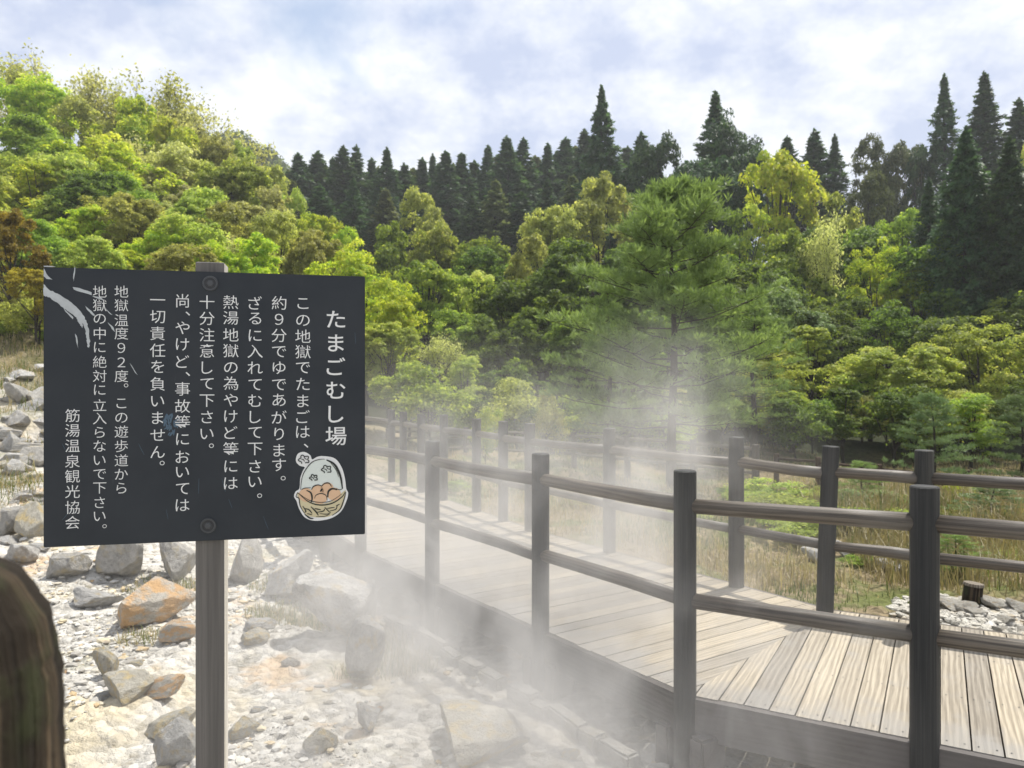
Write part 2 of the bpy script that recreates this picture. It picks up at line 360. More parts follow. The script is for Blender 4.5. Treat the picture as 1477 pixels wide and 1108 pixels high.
tag(link('ground', me, groundmat(), None, True), kind='structure')

# far green ridge behind the left hillside
rx = np.linspace(-130, -8, 90); ry = np.linspace(125, 230, 40); RX, RY = np.meshgrid(rx, ry)
tr_ = RX/RY
RZ = np.interp(tr_, [-.8, -.42, -.36, -.31, -.27, -.22, -.15, 0], [30, 47, 47, 43, 36, 24, 8, -6])*ss(118, 150, RY)+fbm(RX, RY, .08, 4, 4)*6
me = bpy.data.meshes.new('hill')
ii = (np.arange(39)[:, None]*90+np.arange(89)[None, :]).reshape(-1)
me.from_pydata(np.stack([RX, RY, RZ], -1).reshape(-1, 3).tolist(), [], np.stack([ii, ii+1, ii+91, ii+90], -1).tolist())
tag(link('hill', me, flat('hill_soil', (.03, .045, .018), .95), None, True), kind='structure')

# --------------------------------- boardwalk
BW = .117; GAP = .007
walk = tag(empty('boardwalk', (P2.x, P2.y, -.38)), 'weathered grey timber boardwalk bending through the steam between two log fences', 'boardwalk')
off = Vector((P2.x, P2.y, -.38))
def rel(p, z=None): return (p[0]-off.x, p[1]-off.y, (p[2] if z is None else z)-off.z)
db = MB(); nb_ = MB(); rid = 0
for (a, bq, c, d, e, nrm) in ((A0, P2, F2, B0, E2, N2), (P2, P5, F5, F2, -D1, N1), (P5, A3, B3, F5, -D3, N3)):
    pts = [a, bq, c, d]; s = [p.dot(e) for p in pts]; k = math.floor(min(s)/BW)
    g0 = .003
    while k*BW < max(s):
        lo, hi = k*BW, k*BW+BW-GAP; k += 1; rid += 1
        po = [(p.x, p.y) for p in pts]
        po = clip(po, (e.x, e.y), hi); po = clip(po, (-e.x, -e.y), -lo) if len(po) > 2 else []
        if len(po) < 3: continue
        area = abs(sum(po[i][0]*po[(i+1) % len(po)][1]-po[(i+1) % len(po)][0]*po[i][1] for i in range(len(po))))/2
        if area < .002: continue
        # outer ends differ a little from board to board
        jit = random.Random(rid).uniform(-.004, .012); zz_ = random.Random(rid+999).uniform(-.0015, .0015)
        base = a.dot(nrm)
        po = [(p[0]-nrm.x*jit, p[1]-nrm.y*jit) if abs(p[0]*nrm.x+p[1]*nrm.y-base) < .01 else p for p in po]
        r_ = rid
        for dn in (.045, .60, 1.25, WD-.05):
            for fr in (.022, .088):
                q0 = (nrm.x*(base+dn)+e.x*(lo+fr), nrm.y*(base+dn)+e.y*(lo+fr))
                if all((po[(i+1) % len(po)][0]-po[i][0])*(q0[1]-po[i][1])-(po[(i+1) % len(po)][1]-po[i][1])*(q0[0]-po[i][0]) > -1e-4 for i in range(len(po))) or all((po[(i+1) % len(po)][0]-po[i][0])*(q0[1]-po[i][1])-(po[(i+1) % len(po)][1]-po[i][1])*(q0[0]-po[i][0]) < 1e-4 for i in range(len(po))):
                    nb_.add([(q0[0]-off.x+.0042*math.cos(k_*1.047), q0[1]-off.y+.0042*math.sin(k_*1.047), .0022-off.z) for k_ in range(6)], [tuple(range(6))])
        db.prism([(p[0]-off.x, p[1]-off.y) for p in po], -.035-off.z+zz_, -off.z+zz_, lambda p: (((p[0]+off.x)*nrm.x+(p[1]+off.y)*nrm.y-base), ((p[0]+off.x)*e.x+(p[1]+off.y)*e.y-lo)+r_*3.7, float(r_)))
tag(nb_.build('nail_heads', M['bolt'], walk), kind='stuff'); db.build('deck_boards', M['deck'], walk)
def beam(a, b, zc, h, w, name, m, rid=0., inset=0.):
    d = (b-a); n_ = Vector((d.y, -d.x)).normalized(); mb = MB(); c = (a+b)/2+n_*inset
    mb.box(rel((c.x, c.y), zc), (d.length, w, h), math.atan2(d.y, d.x), rid); return mb.build(name, m, walk)
for i, (a, b, ins) in enumerate(((P2+E2*.002, A0, .0), (P5, P2, .0), (A3, P5, .0))):
    beam(a, b, -.1025, .195, .04, 'edge_beam', M['fascia'], i+1., .022)
for i, (a, b) in enumerate(((B0, F2), (F2, F5), (F5, B3))):
    beam(a, b, -.1025, .195, .04, 'edge_beam', M['fascia'], i+5., .022)
for q_, (a, b, n_) in enumerate(((P2, A0, N2), (P2, P5, N1), (P5, A3, N3))):
    for k in (.6, 1.25):
        beam(a+n_*k, b+n_*k, -.036-.07, .138, .07, 'joist', M['fascia'], q_+k+9.)
for p in (P5+D3*1.35+N3*.1, P5+N1*.16, P5+D3*3+N3*.1):
    mb = MB(); mb.tube([rel(p, -.6), rel(p, -.05)], .045, 10, rid=p.x); mb.build('support_post', M['fascia'], walk)
rngp = random.Random(5)
def block(p, sz, rz, z):
    mb = MB(); mb.box((0, 0, 0), sz, 0); me_ = mb.mesh('footing_block'); bm = bmesh.new(); bm.from_mesh(me_)
    bmesh.ops.bevel(bm, geom=bm.edges[:], offset=.012, segments=2, affect='EDGES'); bmesh.ops.subdivide_edges(bm, edges=[e for e in bm.edges if e.calc_length() > .06], cuts=3, use_grid_fill=True)
    for v in bm.verts: v.co += Vector([rngp.uniform(-.003, .003) for _ in range(3)])
    bm.to_mesh(me_); bm.free(); return me_
for p in (P2, P2+D1*1.17, P2+D1*2.57):
    for s_, sz in ((-.115, (.09, .17, .25)), (.115, (.10, .16, .24))):
        q_ = p+D1*s_+N1*.01; o = link('footing_block', block(p, sz, 0, 0), M['fascia'], walk); o.location = rel((q_.x, q_.y), -.36+sz[2]/2-.05); o.rotation_euler = (0, 0, math.atan2(D1.y, D1.x))

def fence(name, label, cat, pts, top, r, rails, m, mr_, skip=(), base=None, grp=None, n=16, tilt=None, order=None):
    t = tag(empty(name, (pts[0][0], pts[0][1], tz(*pts[0]))), label, cat, grp); o3 = Vector(t.location); rg = random.Random(len(pts)+int(top*100))
    for i, p in enumerate(pts):
        mb = MB(); zb = (tz(*p)-.08) if base is None else base; tl = (tilt or {}).get(i, (0, 0))
        tp = top+rg.uniform(-.012, .012)
        mb.tube([Vector((p[0]-tl[0], p[1], zb))-o3, Vector((p[0]-tl[0]*.4, p[1], (zb+tp)/2))-o3, Vector((p[0]+tl[0]*.5, p[1], tp))-o3], r*rg.uniform(.97, 1.04), n, rid=i+rg.random(), chamfer=r*.10, wob=.02, rng=rg)
        mb.build('post', m, t, False)
    od = order or range(len(pts))
    od = list(od)
    for i, j in zip(od, od[1:]):
        if i in skip: continue
        a, b = Vector(pts[i]), Vector(pts[j])
        for (z, rr) in rails:
            w = rg.uniform(-.008, .008); mid = (a+b)/2; mb = MB(); z0, z1 = z+rg.uniform(-.012, .012), z+rg.uniform(-.012, .012); r0 = rr*rg.uniform(.9, 1.08); r1 = rr*rg.uniform(.9, 1.08)
            mb.tube([Vector((a.x, a.y, z0))-o3, Vector(((a.x*2+b.x)/3, (a.y*2+b.y)/3, (z0*2+z1)/3+w))-o3, Vector(((a.x+2*b.x)/3, (a.y+2*b.y)/3, (z0+z1*2)/3+w*.7))-o3, Vector((b.x, b.y, z1))-o3], [r0, (r0*2+r1)/3*rg.uniform(.97, 1.03), (r0+2*r1)/3*rg.uniform(.97, 1.03), r1], 14, rid=i+z+rg.random(), wob=.02, rng=rg)
            mb.build('rail', mr_, t, True)
    return t
o1, o2 = -N1*.03, -N2*.03
P1 = P2+E2*1.03
nearp = [A0+o2-E2*.1, P1+E2*1.35+o2, P1+o2, P2-(N1+N2)*.015, P2+D1*1.19+o1, P2+D1*2.60+o1, P5+o1, P5+D3*1.36-N3*.03, P5+D3*2.74-N3*.03, P5+D3*4.1-N3*.03, P5+D3*5.4-N3*.03, A3-N3*.03]
fence('log_fence', 'dark round-log fence along the near edge of the boardwalk, its posts closest to us', 'fence', [tuple(p) for p in nearp], 1.10, .056, ((.935, .040), (.465, .037)), M['post'], M['rail'])
i1, i2, i3 = -N1*.04, -N2*.04, -N3*.04
FD = (B3-F5).normalized()
farp = [B0+i2, F2+E2*2.3+i2, F2+E2*.56+i2, F2-(N1+N2)*.02, F2+D1*.76+i1, F2+D1*2.2+i1, F5-N3*.04, F5+D3*.62-N3*.04, F5+D3*1.33-N3*.04, F5+D3*2.36-N3*.04, F5+D3*3.2-N3*.04, F5+D3*3.95-N3*.04, F5+D3*4.5-N3*.04, B3-N3*.04]
fence('log_fence', 'dark round-log fence along the far edge of the boardwalk in front of the dry meadow', 'fence', [tuple(p) for p in farp], 1.12, .056, ((.93, .039), (.44, .036)), M['post'], M['rail'], tilt={3: (.035, 0)})
def gp(px, d): return ((px-CX)/F*d, d)
fence('path_fence', 'slim pale-railed timber fence crossing behind the meadow below the dark trees', 'fence', [gp(560, 17.5), gp(610, 17.8), gp(672, 18), gp(690, 17.6), gp(760, 17), gp(828, 16.2), gp(905, 15.1), gp(1000, 13.9), gp(1090, 12.8)], .52, .06, ((.45, .032), (.28, .028), (.05, .028)), M['fascia'], M['oldrail'], n=10)
fence('stake_fence', 'low brown rustic fence among the reeds right of the meadow', 'fence', [gp(1120, 14.5), gp(1180, 13.8), gp(1252, 13), gp(1268, 12.6), gp(1330, 12.2), gp(1394, 11.6), gp(1468, 11), gp(1560, 10.4)], .22, .05, ((.13, .026), (-.04, .022)), M['brownfence'], M['brownfence'], n=10)

# mossy post we look past, at the lower left
pst = tag(empty('mossy_post', (-.338, .42, tz(-.33, .42))), 'dark mossy log post close to us, left of the notice sign, out of focus', 'post'); o3 = Vector(pst.location)
rs_ = np.random.RandomState(3); mb = MB(); rg = random.Random(3)
pr = [.083, .084, .083, .0825, .082, .080, .074, .060, .040, .015]; pz = [-.45, .2, .8, 1.1, 1.30, 1.365, 1.398, 1.421, 1.434, 1.438]
mb.tube([(0, 0, z-o3.z) for z in np.interp(np.linspace(0, 9, 70), range(10), pz)], list(np.interp(np.linspace(0, 9, 70), range(10), pr)*(1+.0022*rs_.randn(70))), 48, rid=2.3, wob=.010, rng=rg); mb.build('log', M['mossy'], pst, True)

# --------------------------------- the notice sign
dl = .6*F/405; dr = .6*F/372; xl = (62.5-CX)/F*dl; xr = (526.5-CX)/F*dr
SW = math.hypot(xr-xl, dr-dl); ex, ey = (xr-xl)/SW, (dr-dl)/SW; RZ_ = math.atan2(ey, ex)
def su(px, py):
    t_ = (px-CX)/F; u = (t_*dl-xl)/(ex-t_*ey); return u, H-(py-CY)/F*(dl+u*ey)
UP = su(301.5, 600)[0]; zg = tz(xl+UP*ex, dl+UP*ey)
sign = tag(empty('notice_sign', (xl+UP*ex, dl+UP*ey, zg), RZ_), 'dark slate notice board with white vertical Japanese lettering on a square wooden post', 'sign')
def lp(px, py, y): u, z = su(px, py); return (u-UP, y, z-zg)
zt, zb_ = su(62.5, 385)[1]-zg, su(62.5, 790)[1]-zg
mb = MB(); mb.box((SW/2-UP, .005, (zt+zb_)/2), (SW, .010, zt-zb_)); me = mb.mesh('board')
bm = bmesh.new(); bm.from_mesh(me); bmesh.ops.bevel(bm, geom=bm.edges[:], offset=.0015, segments=2, affect='EDGES'); bm.to_mesh(me); bm.free()
link('board', me, M['board'], sign)
pw = (su(323, 900)[0]-su(281, 900)[0])
mb = MB(); topz = su(305, 377)[1]-zg
mb.box((0, 0, 0), (topz+.3, .060, pw), 0, 3.2); me = mb.mesh('post'); bm = bmesh.new(); bm.from_mesh(me)
bmesh.ops.bevel(bm, geom=bm.edges[:], offset=.002, segments=1, affect='EDGES'); bm.to_mesh(me); bm.free()
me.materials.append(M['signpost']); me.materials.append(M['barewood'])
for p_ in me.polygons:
    if p_.normal.z < -.9: p_.material_index = 1  # right face takes the pale colour with the sun painted in
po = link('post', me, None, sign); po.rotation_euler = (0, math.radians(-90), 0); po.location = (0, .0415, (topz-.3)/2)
def disc(name, px, py, r, y, th, m, n=32, inner=0):
    c = lp(px, py, y); mb = MB()
    if inner:
        vs = []; fs = []
        for k in range(n):
            a = 2*math.pi*k/n
            for (rr, yy) in ((r, y), (r*.97, y-th), (inner*1.04, y-th), (inner, y)): vs.append((c[0]+rr*math.cos(a), yy, c[2]+rr*math.sin(a)))
        for k in range(n):
            for j in range(3): fs.append((k*4+j, ((k+1) % n)*4+j, ((k+1) % n)*4+j+1, k*4+j+1))
        mb.add(vs, fs)
    else: mb.tube([(c[0], y, c[2]), (c[0], y-th*.7, c[2]), (c[0], y-th, c[2])], [r, r, r*.8], n)
    return mb, name, m
for px, py in ((303.5, 409), (300.5, 758)):
    mb, nm, m_ = disc('bolt', px, py, .0172, 0, .002, M['bolt']); ob = mb.build('bolt', M['bolt'], sign)
    mb, nm, m_ = disc('ring', px, py, .0165, -.0022, .0016, M['steel'], inner=.0125); mb.build('ring', M['steel'], ob)
    mb, nm, m_ = disc('bolt_head', px, py, .0075, -.0022, .0025, M['steel'], 6); mb.build('bolt_head', M['steel'], ob)
from mathutils.geometry import tessellate_polygon
def fill(mb, pts, y):
    vs = [lp(px, py, y) for px, py in pts]; tri = tessellate_polygon([[Vector((v[0], v[2], 0)) for v in vs]]); mb.add(vs, [tuple(t) for t in tri])
def smooth(pts, n=6, closed=False):
    P = [Vector(p) for p in pts]; o = []; m_ = len(P)
    for i in range(m_ if closed else m_-1):
        p0, p1, p2, p3 = (P[(i-1) % m_], P[i], P[(i+1) % m_], P[(i+2) % m_]) if closed else (P[max(i-1, 0)], P[i], P[i+1], P[min(i+2, m_-1)])
        for k in range(n):
            t = k/n; o.append(.5*((2*p1)+(p2-p0)*t+(2*p0-5*p1+4*p2-p3)*t*t+(3*p1-p0-3*p2+p3)*t**3))
    if not closed: o.append(P[-1])
    return [tuple(p) for p in o]
def stroke(mb, pts, w, y, n=6, taper=True):
    pts = smooth(pts, n); m_ = len(pts); L_, R_ = [], []
    for i, p in enumerate(pts):
        a = Vector(pts[max(i-1, 0)]); b = Vector(pts[min(i+1, m_-1)]); d = (b-a).normalized(); n_ = Vector((-d.y, d.x))
        k = w/2*((.45+.55*math.sin(math.pi*min(max(i/(m_-1), .08), .92))) if taper else 1)
        L_.append(Vector(p)+n_*k); R_.append(Vector(p)-n_*k)
    vs = [lp(*q, y) for q in L_]+[lp(*q, y) for q in R_]
    mb.add(vs, [(i, i+1, m_+i+1, m_+i) for i in range(m_-1)])
# lettering, column by column: (text, x, [y of each mark]) as read off the board
fc = bpy.data.curves.new('lettering', 'FONT'); fc.resolution_u = 3; fo = bpy.data.objects.new('lettering', fc); COL.objects.link(fo)
_gl = {}
def glyph(ch, bold):
    if (ch, bold) not in _gl:
        fc.body = ch; fc.offset = bold
        dg = bpy.context.evaluated_depsgraph_get(); dg.update(); m_ = bpy.data.meshes.new_from_object(fo.evaluated_get(dg))
        _gl[ch, bold] = (np.array([v.co[:2] for v in m_.vertices]), [tuple(p.vertices) for p in m_.polygons]); bpy.data.meshes.remove(m_)
    return _gl[ch, bold]
def lin(a, b, n): return [a+(b-a)*i/(n-1) for i in range(n)]
COLS = [
 ('title_lettering', 'たまごむし場', 484.6, [460.7, 494.9, 528.5, 563, 597.6, 629], 33, .006, {}),
 ('lettering', 'この地獄でたまごは、', 437, [438, 462.3, 485, 507.5, 530.5, 554, 578.5, 601, 623, 643], 24.5, -.004, {9: 441.5}),
 ('lettering', '約９分でゆであがります。', 402.6, [437, 460.8, 484, 507.4, 530.6, 555, 577, 601.6, 626, 649.6, 670.7, 689.8], 24.5, -.004, {11: 408.5}),
 ('lettering', 'ざるに入れてむして下さい。', 368, [437, 459.5, 484, 507, 530.6, 555, 578, 601.6, 624, 647.6, 672.7, 695, 715], 24.5, -.004, {12: 374.5}),
 ('lettering', '熱湯地獄の為やけど等には', 333, [436, 458.7, 483, 506, 530.5, 552.9, 577.2, 600.8, 624, 647.5, 672.6, 697], 24.5, -.004, {}),
 ('lettering', '十分注意して下さい。', 298.7, [436, 459.5, 483, 506, 530.5, 553.7, 578, 601.6, 626, 643], 24.5, -.004, {9: 305}),
 ('lettering', '尚、やけど、事故等においては', 263.4, [434, 452.5, 473, 497, 521.6, 539.6, 561, 585.8, 608.6, 633.4, 659, 681, 705, 728.7], 24.5, -.004, {1: 271, 5: 271}),
 ('lettering', '一切責任を負いません。', 227.5, [432.5, 457, 481, 505.5, 529, 553.8, 578.9, 602.7, 627.5, 652, 668], 24.5, -.004, {10: 234}),
 ('lettering', '地獄温度９２度。この遊歩道から', 175.2, [420.6, 440.5, 462, 481, 502, 522.7, 542.5, 556, 582, 602.7, 622.6, 643.4, 664, 684, 704], 22, -.006, {7: 182}),
 ('lettering', '地獄の中に絶対に立入らないで下さい。', 144, [420.6, 440.5, 460, 481, 501, 521.8, 542.5, 562.4, 584.3, 603.7, 623.6, 643.4, 664, 684, 704, 724.8, 744.7, 759], 22, -.006, {17: 151}),
 ('lettering', '筋湯温泉観光協会', 104.7, [599.4, 621, 643, 665.3, 687, 709, 731.8, 753.6], 23.5, -.004, {}),
]
bo = [c for c in sign.children if c.name.startswith('board')][0]
for nm, txt, cx_, ys, em, bold, shift in COLS:
    mb = MB()
    for i, (ch, y_) in enumerate(zip(txt, ys)):
        gv, gf = glyph(ch, bold); x_ = shift.get(i, cx_); mid = (gv.max(0)+gv.min(0))/2
        u0, z0 = su(x_, y_); ku = (su(x_+1, y_)[0]-u0)*em; kz = (z0-su(x_, y_+1)[1])*em
        if ch in '９２': ku *= 1.0
        mb.add([(u0-UP+(g[0]-mid[0])*ku*.98, -.0007, z0-zg+(g[1]-mid[1])*kz*.87) for g in gv], gf)
    mb.build(nm, M['paint'], bo)
bpy.data.objects.remove(fo)
# steaming egg basket, painted on the board
def c2(pts): return [(360+x*.1805, 580+y*.1805) for x, y in pts]
pic = None
mb = MB(); fill(mb, smooth(c2([(590, 432), (680, 450), (735, 520), (762, 610), (772, 690), (788, 730), (770, 800), (725, 880), (640, 932), (520, 948), (440, 920), (395, 850), (375, 790), (355, 755), (368, 715), (398, 690), (405, 610), (425, 550), (440, 520), (400, 508), (370, 470), (385, 415), (435, 398), (485, 425), (500, 458), (540, 438)]), 5, True), -.0007)
pic = mb.build('egg_basket_picture', M['paint'], sign)
mb = MB(); fill(mb, smooth(c2([(590, 455), (660, 475), (710, 540), (735, 640), (740, 700), (640, 760), (480, 760), (412, 700), (418, 620), (440, 560), (500, 485)]), 5, True), -.0010); mb.build('basket_handle', M['pict'], pic)
mb = MB(); fill(mb, smooth(c2([(385, 720), (500, 800), (640, 800), (755, 710), (765, 730), (735, 850), (640, 912), (520, 920), (440, 890), (400, 800)]), 5, True), -.0010); mb.build('basket_weave', M['straw'], pic)
for ex_, ey_, a, b in ((545, 715, 50, 50), (620, 690, 52, 50), (452, 742, 58, 55), (675, 735, 55, 52), (560, 765, 62, 48)):
    mb = MB(); fill(mb, c2([(ex_+a*math.cos(k*.25), ey_+b*math.sin(k*.25)) for k in range(25)]), -.0013-.0002*(ey_ > 720)-.0002*(ey_ > 750)); mb.build('egg', M['egg'], pic)
mb = MB(); yk = -.0020
for pts, w in (([(408, 700), (418, 610), (445, 545), (500, 480), (560, 458), (600, 456)], 7), ([(615, 462), (680, 500), (725, 590), (742, 690)], 18), ([(640, 475), (690, 540), (712, 600)], 5),
    ([(388, 725), (470, 795), (560, 822), (660, 808), (740, 755), (765, 715)], 10), ([(405, 738), (480, 785), (560, 800), (650, 790), (735, 735)], 6), ([(385, 720), (372, 755), (395, 770), (405, 830), (440, 890)], 8), ([(770, 720), (750, 790), (720, 860), (660, 905)], 9), ([(440, 895), (480, 925), (510, 930)], 12), ([(530, 915), (600, 912), (640, 895)], 6),
    ([(415, 700), (440, 688), (490, 684)], 7), ([(455, 705), (490, 725), (500, 770), (492, 800)], 14), ([(495, 700), (510, 675), (545, 662), (580, 672)], 9), ([(575, 672), (600, 650), (635, 648), (655, 675)], 9), ([(565, 715), (582, 692)], 14), ([(625, 760), (630, 715), (660, 692), (700, 700)], 16), ([(520, 770), (530, 745), (570, 730), (610, 745), (620, 785)], 8), ([(745, 690), (720, 700), (690, 690)], 6),
    ([(425, 830), (450, 870), (440, 880)], 10), ([(440, 850), (475, 860), (500, 890)], 10), ([(490, 835), (530, 875), (550, 905)], 12), ([(520, 850), (570, 860)], 9), ([(540, 880), (590, 870), (600, 850)], 9), ([(600, 840), (640, 880)], 9), ([(620, 850), (680, 840)], 8), ([(640, 870), (690, 855), (700, 820)], 8), ([(690, 830), (720, 815)], 8), ([(460, 890), (500, 900)], 8), ([(560, 890), (620, 895), (650, 880)], 7)):
    stroke(mb, c2(pts), w*.1805, yk, 5)
for x, y, r in ((435, 460, 46), (615, 538, 42), (512, 605, 34)):
    stroke(mb, c2([(x+r*(.82+.18*math.cos(5*k*.35+1))*math.cos(k*.35+2), y+r*.85*(.82+.18*math.cos(5*k*.35+1))*math.sin(k*.35+2)) for k in range(17)]), 1.5, yk, 4, False)
    stroke(mb, c2([(x-r*.5, y-r*.1), (x-r*.1, y), (x+r*.1, y+r*.35)]), 1.3, yk, 4); stroke(mb, c2([(x, y-r*.5), (x+r*.2, y-r*.2), (x+r*.5, y)]), 1.3, yk, 4)
mb.build('ink_lines', M['ink'], pic)
# worn paint
rg = random.Random(11)
def ragged(pts, j, n=5):
    o = []
    for i, p in enumerate(pts):
        q_ = pts[(i+1) % len(pts)]
        for k in range(n): o.append((p[0]+(q_[0]-p[0])*k/n+rg.uniform(-j, j), p[1]+(q_[1]-p[1])*k/n+rg.uniform(-j, j)))
    return o
def c3(pts): return [(60+x*.1806, 380+y*.1806) for x, y in pts]
mb = MB()
fill(mb, c3(ragged([(16, 165), (60, 210), (130, 245), (210, 290), (280, 350), (330, 410), (362, 470), (380, 540), (386, 620), (380, 680), (366, 662), (358, 590), (346, 510), (325, 470), (330, 520), (298, 478), (280, 430), (240, 400), (180, 360), (120, 310), (60, 270), (16, 260)], 4)), -.0004)
for pts in ([(245, 190), (300, 195), (400, 232), (400, 252), (330, 235), (260, 210)], [(405, 262), (470, 268), (500, 300), (450, 282)], [(345, 340), (400, 380), (430, 420), (410, 415), (370, 375)], [(530, 470), (570, 510), (590, 550), (560, 525)], [(268, 560), (285, 590), (292, 680), (275, 620)], [(705, 795), (765, 890), (742, 866)], [(16, 40), (50, 100), (90, 130), (40, 125), (16, 100)], [(262, 30), (271, 30), (258, 150), (253, 120)], [(510, 360), (570, 415), (545, 405)], [(170, 350), (255, 430), (250, 445), (190, 385)], [(16, 18), (110, 22), (110, 27), (16, 28)]):
    fill(mb, c3(ragged(pts, 2.5, 3)), -.0004)
mb.build('paint_scuff', M['scuff'], sign)
mb = MB()
for k in range(30):
    a = rg.uniform(0, 6.28); r = rg.random()**.5; x, y = 246+11*r*math.cos(a), 613+15*r*math.sin(a); dx_ = rg.uniform(-4, 4)
    stroke(mb, [(x-dx_, y-rg.uniform(2, 5)), (x, y), (x+dx_, y+rg.uniform(2, 5))], rg.uniform(1.6, 3.6), -.0003-k*.000008, 3)
mb.build('rub_mark', M['rub'], sign)
mb = MB()
for x, y, l, a in ((320, 690, 20, 1.3), (287, 690, 22, 1.6), (330, 720, 14, 1.2), (90, 750, 26, -.9), (240, 735, 14, 1.4), (200, 640, 18, 1.1), (470, 720, 16, .4), (90, 640, 10, 1.1), (380, 745, 20, 1.2), (512, 480, 16, 1.5)):
    stroke(mb, [(x, y), (x+l*.5*math.cos(a), y+l*.5*math.sin(a)+.6), (x+l*math.cos(a), y+l*math.sin(a))], .45, -.0004, 3)
mb.build('scratch', M['rub'], sign)
# ------------------------------------------------------------------ rocks
def rock_mesh(name, seed, sub=3, cuts=15, lo=.42, hi=.86, nz=.045):
    rg = np.random.RandomState(seed); bm = bmesh.new(); bmesh.ops.create_icosphere(bm, subdivisions=sub, radius=1)
    P = np.array([v.co for v in bm.verts])
    for k in range(cuts):
        n_ = rg.randn(3); n_ /= np.linalg.norm(n_); d = rg.uniform(lo, hi); e = P@n_-d; P -= np.outer(np.maximum(e, 0)*.97, n_)
    P += (fbm(P[:, 0]+P[:, 2]*.7+seed, P[:, 1]-P[:, 2]*.6, 2.2, 3, seed % 9)*nz*2)[:, None]*P
    P += (fbm(P[:, 0]-P[:, 2]*.9, P[:, 1]*1.1+P[:, 2]+seed, 7, 2, seed % 7)*nz)[:, None]*P
    ext = np.abs(P).max(0); P /= ext
    for v, p in zip(bm.verts, P): v.co = p
    me = bpy.data.meshes.new(name); bm.to_mesh(me); bm.free(); return me
RM = [rock_mesh('rock', s, 4) for s in (1, 2, 3, 5, 8, 13, 21, 34, 55, 89)]
def rock(loc, sc, rz, m, k, label, group=None, name='rock', tilt=(0, 0)):
    me = RM[k % len(RM)]; o = bpy.data.objects.new(name, me); COL.objects.link(o)
    if not me.materials: me.materials.append(m)
    o.material_slots[0].link = 'OBJECT'; o.material_slots[0].material = m
    o.location = loc; o.scale = sc; o.rotation_euler = (tilt[0], tilt[1], rz); return tag(o, label, 'rock', group)
def prock(px, py, w, h, m, k, label, rz=0., dep=.8, sink=.3, tilt=(0, 0), group=None):
    """px, py: middle of the foot; w, h: pixels in the photograph"""
    p = hit(px, py-3); d = p.y; wm = w/F*d/2; hm = h/F*d/(1-sink*.5)/2*1.06
    return rock((p.x, p.y+wm*dep*.6, p.z+hm*(1-sink)), (wm, wm*dep, hm), rz, M[m], k, label, group, tilt=tilt)
prock(488, 928, 138, 112, 'rockpale', 0, 'large pale grey boulder with a ridged top, biggest beside the boardwalk channel', .35, .8, .25, (.05, -.2))
prock(528, 992, 66, 90, 'rockpale', 3, 'upright split rock, dark on its left face, in front of the large pale boulder', .2, .7, .2)
prock(415, 868, 76, 62, 'rockpale', 1, 'squarish pale rock behind the large boulder, right of the signpost', .5, .8)
prock(350, 850, 66, 74, 'rockgrey', 2, 'tall grey rock just right of the signpost under the board', 1.1, .8)
prock(173, 845, 82, 66, 'rockgrey', 3, 'dark fronted wedge rock in the row below the left part of the board', .1, .7, .25)
prock(250, 842, 70, 64, 'rockgrey', 5, 'dark grey rock between the wedge rock and the signpost', .8, .8)
prock(90, 840, 60, 42, 'rockgrey', 6, 'rounded grey rock below the left corner of the board', .3, .8)
prock(205, 912, 124, 62, 'rockorange', 7, 'orange stained mound of rock left of the signpost', .2, .9, .4)
prock(690, 1108, 165, 74, 'rockyellow', 8, 'broad pale orange slab rock at the edge of the steam, nearest the boardwalk', -.4, .9, .4)
prock(240, 1120, 74, 66, 'rockpale', 9, 'angular grey and white stone at the foot of the signpost, lowest in view', .6, .8, .2)
prock(238, 1072, 72, 34, 'rockyellow', 1, 'flat yellow stone just behind the angular grey and white stone', .3, .8)
prock(228, 1016, 66, 28, 'rockorange', 4, 'flat orange-yellow stone tilted in the rubble left of the signpost', .1, .8, .3, (0, -.2))
prock(370, 918, 50, 22, 'rockpale', 6, 'low pale stone right of the signpost, before the large boulder', .3)
prock(415, 968, 32, 14, 'rockgrey', 2, 'small grey stone on the rubble right of the signpost')
prock(360, 940, 50, 24, 'rockyellow', 9, 'low yellowish stone against the right side of the signpost', .4)
prock(132, 882, 76, 28, 'rockpale', 5, 'long low ledge of rock beside the mossy post', .05, .5, .2)
prock(255, 935, 62, 30, 'rockorange', 3, 'pale rounded stone with an orange streak below the orange mound', .2)
prock(150, 985, 40, 50, 'rockyellow', 0, 'upright tan stone right of the mossy post', .5)
prock(175, 1020, 84, 46, 'rockyellow', 8, 'ochre crusted low rock right of the mossy post', .2, 1., .5)
prock(345, 1075, 50, 30, 'rockyellow', 7, 'small ochre stone touching the right of the signpost near its foot', .2)
prock(530, 1060, 52, 40, 'rockpale', 5, 'small pale stone alone in the white rubble before the orange slab', .8)
prock(455, 1095, 60, 34, 'rockyellow', 2, 'low yellow stone in the white rubble between signpost and orange slab', .3)
for px, py, w, h, m, lab in ((15, 585, 44, 34, 'rockgrey', 'dark rock, uppermost of the rocks beside the left edge of the board'), (47, 588, 40, 26, 'rockgrey', 'dark grey rock touching the board on the upper slope'), (22, 620, 50, 24, 'rockgrey', 'low grey rock on the dry slope below the two dark rocks'),
    (12, 655, 30, 28, 'rockpale', 'pale rock half out of the dry grass at the far left slope'), (42, 674, 46, 30, 'rockgrey', 'rounded grey rock on the slope left of the board, above the white rubble'), (12, 690, 40, 24, 'rockpale', 'flat pale rock where the slope turns to white rubble'),
    (42, 780, 60, 52, 'rockyellow', 'big buff boulder left of the lower board corner'), (10, 776, 40, 46, 'rockgrey', 'grey boulder just above the mossy post'), (20, 820, 60, 36, 'rockpale', 'white boulder behind the top of the mossy post'), (60, 540, 40, 14, 'rockpale', 'thin pale slab at the foot of the brown bank')):
    prock(px, py, w, h, m, px+py, lab, px*.1, .8)
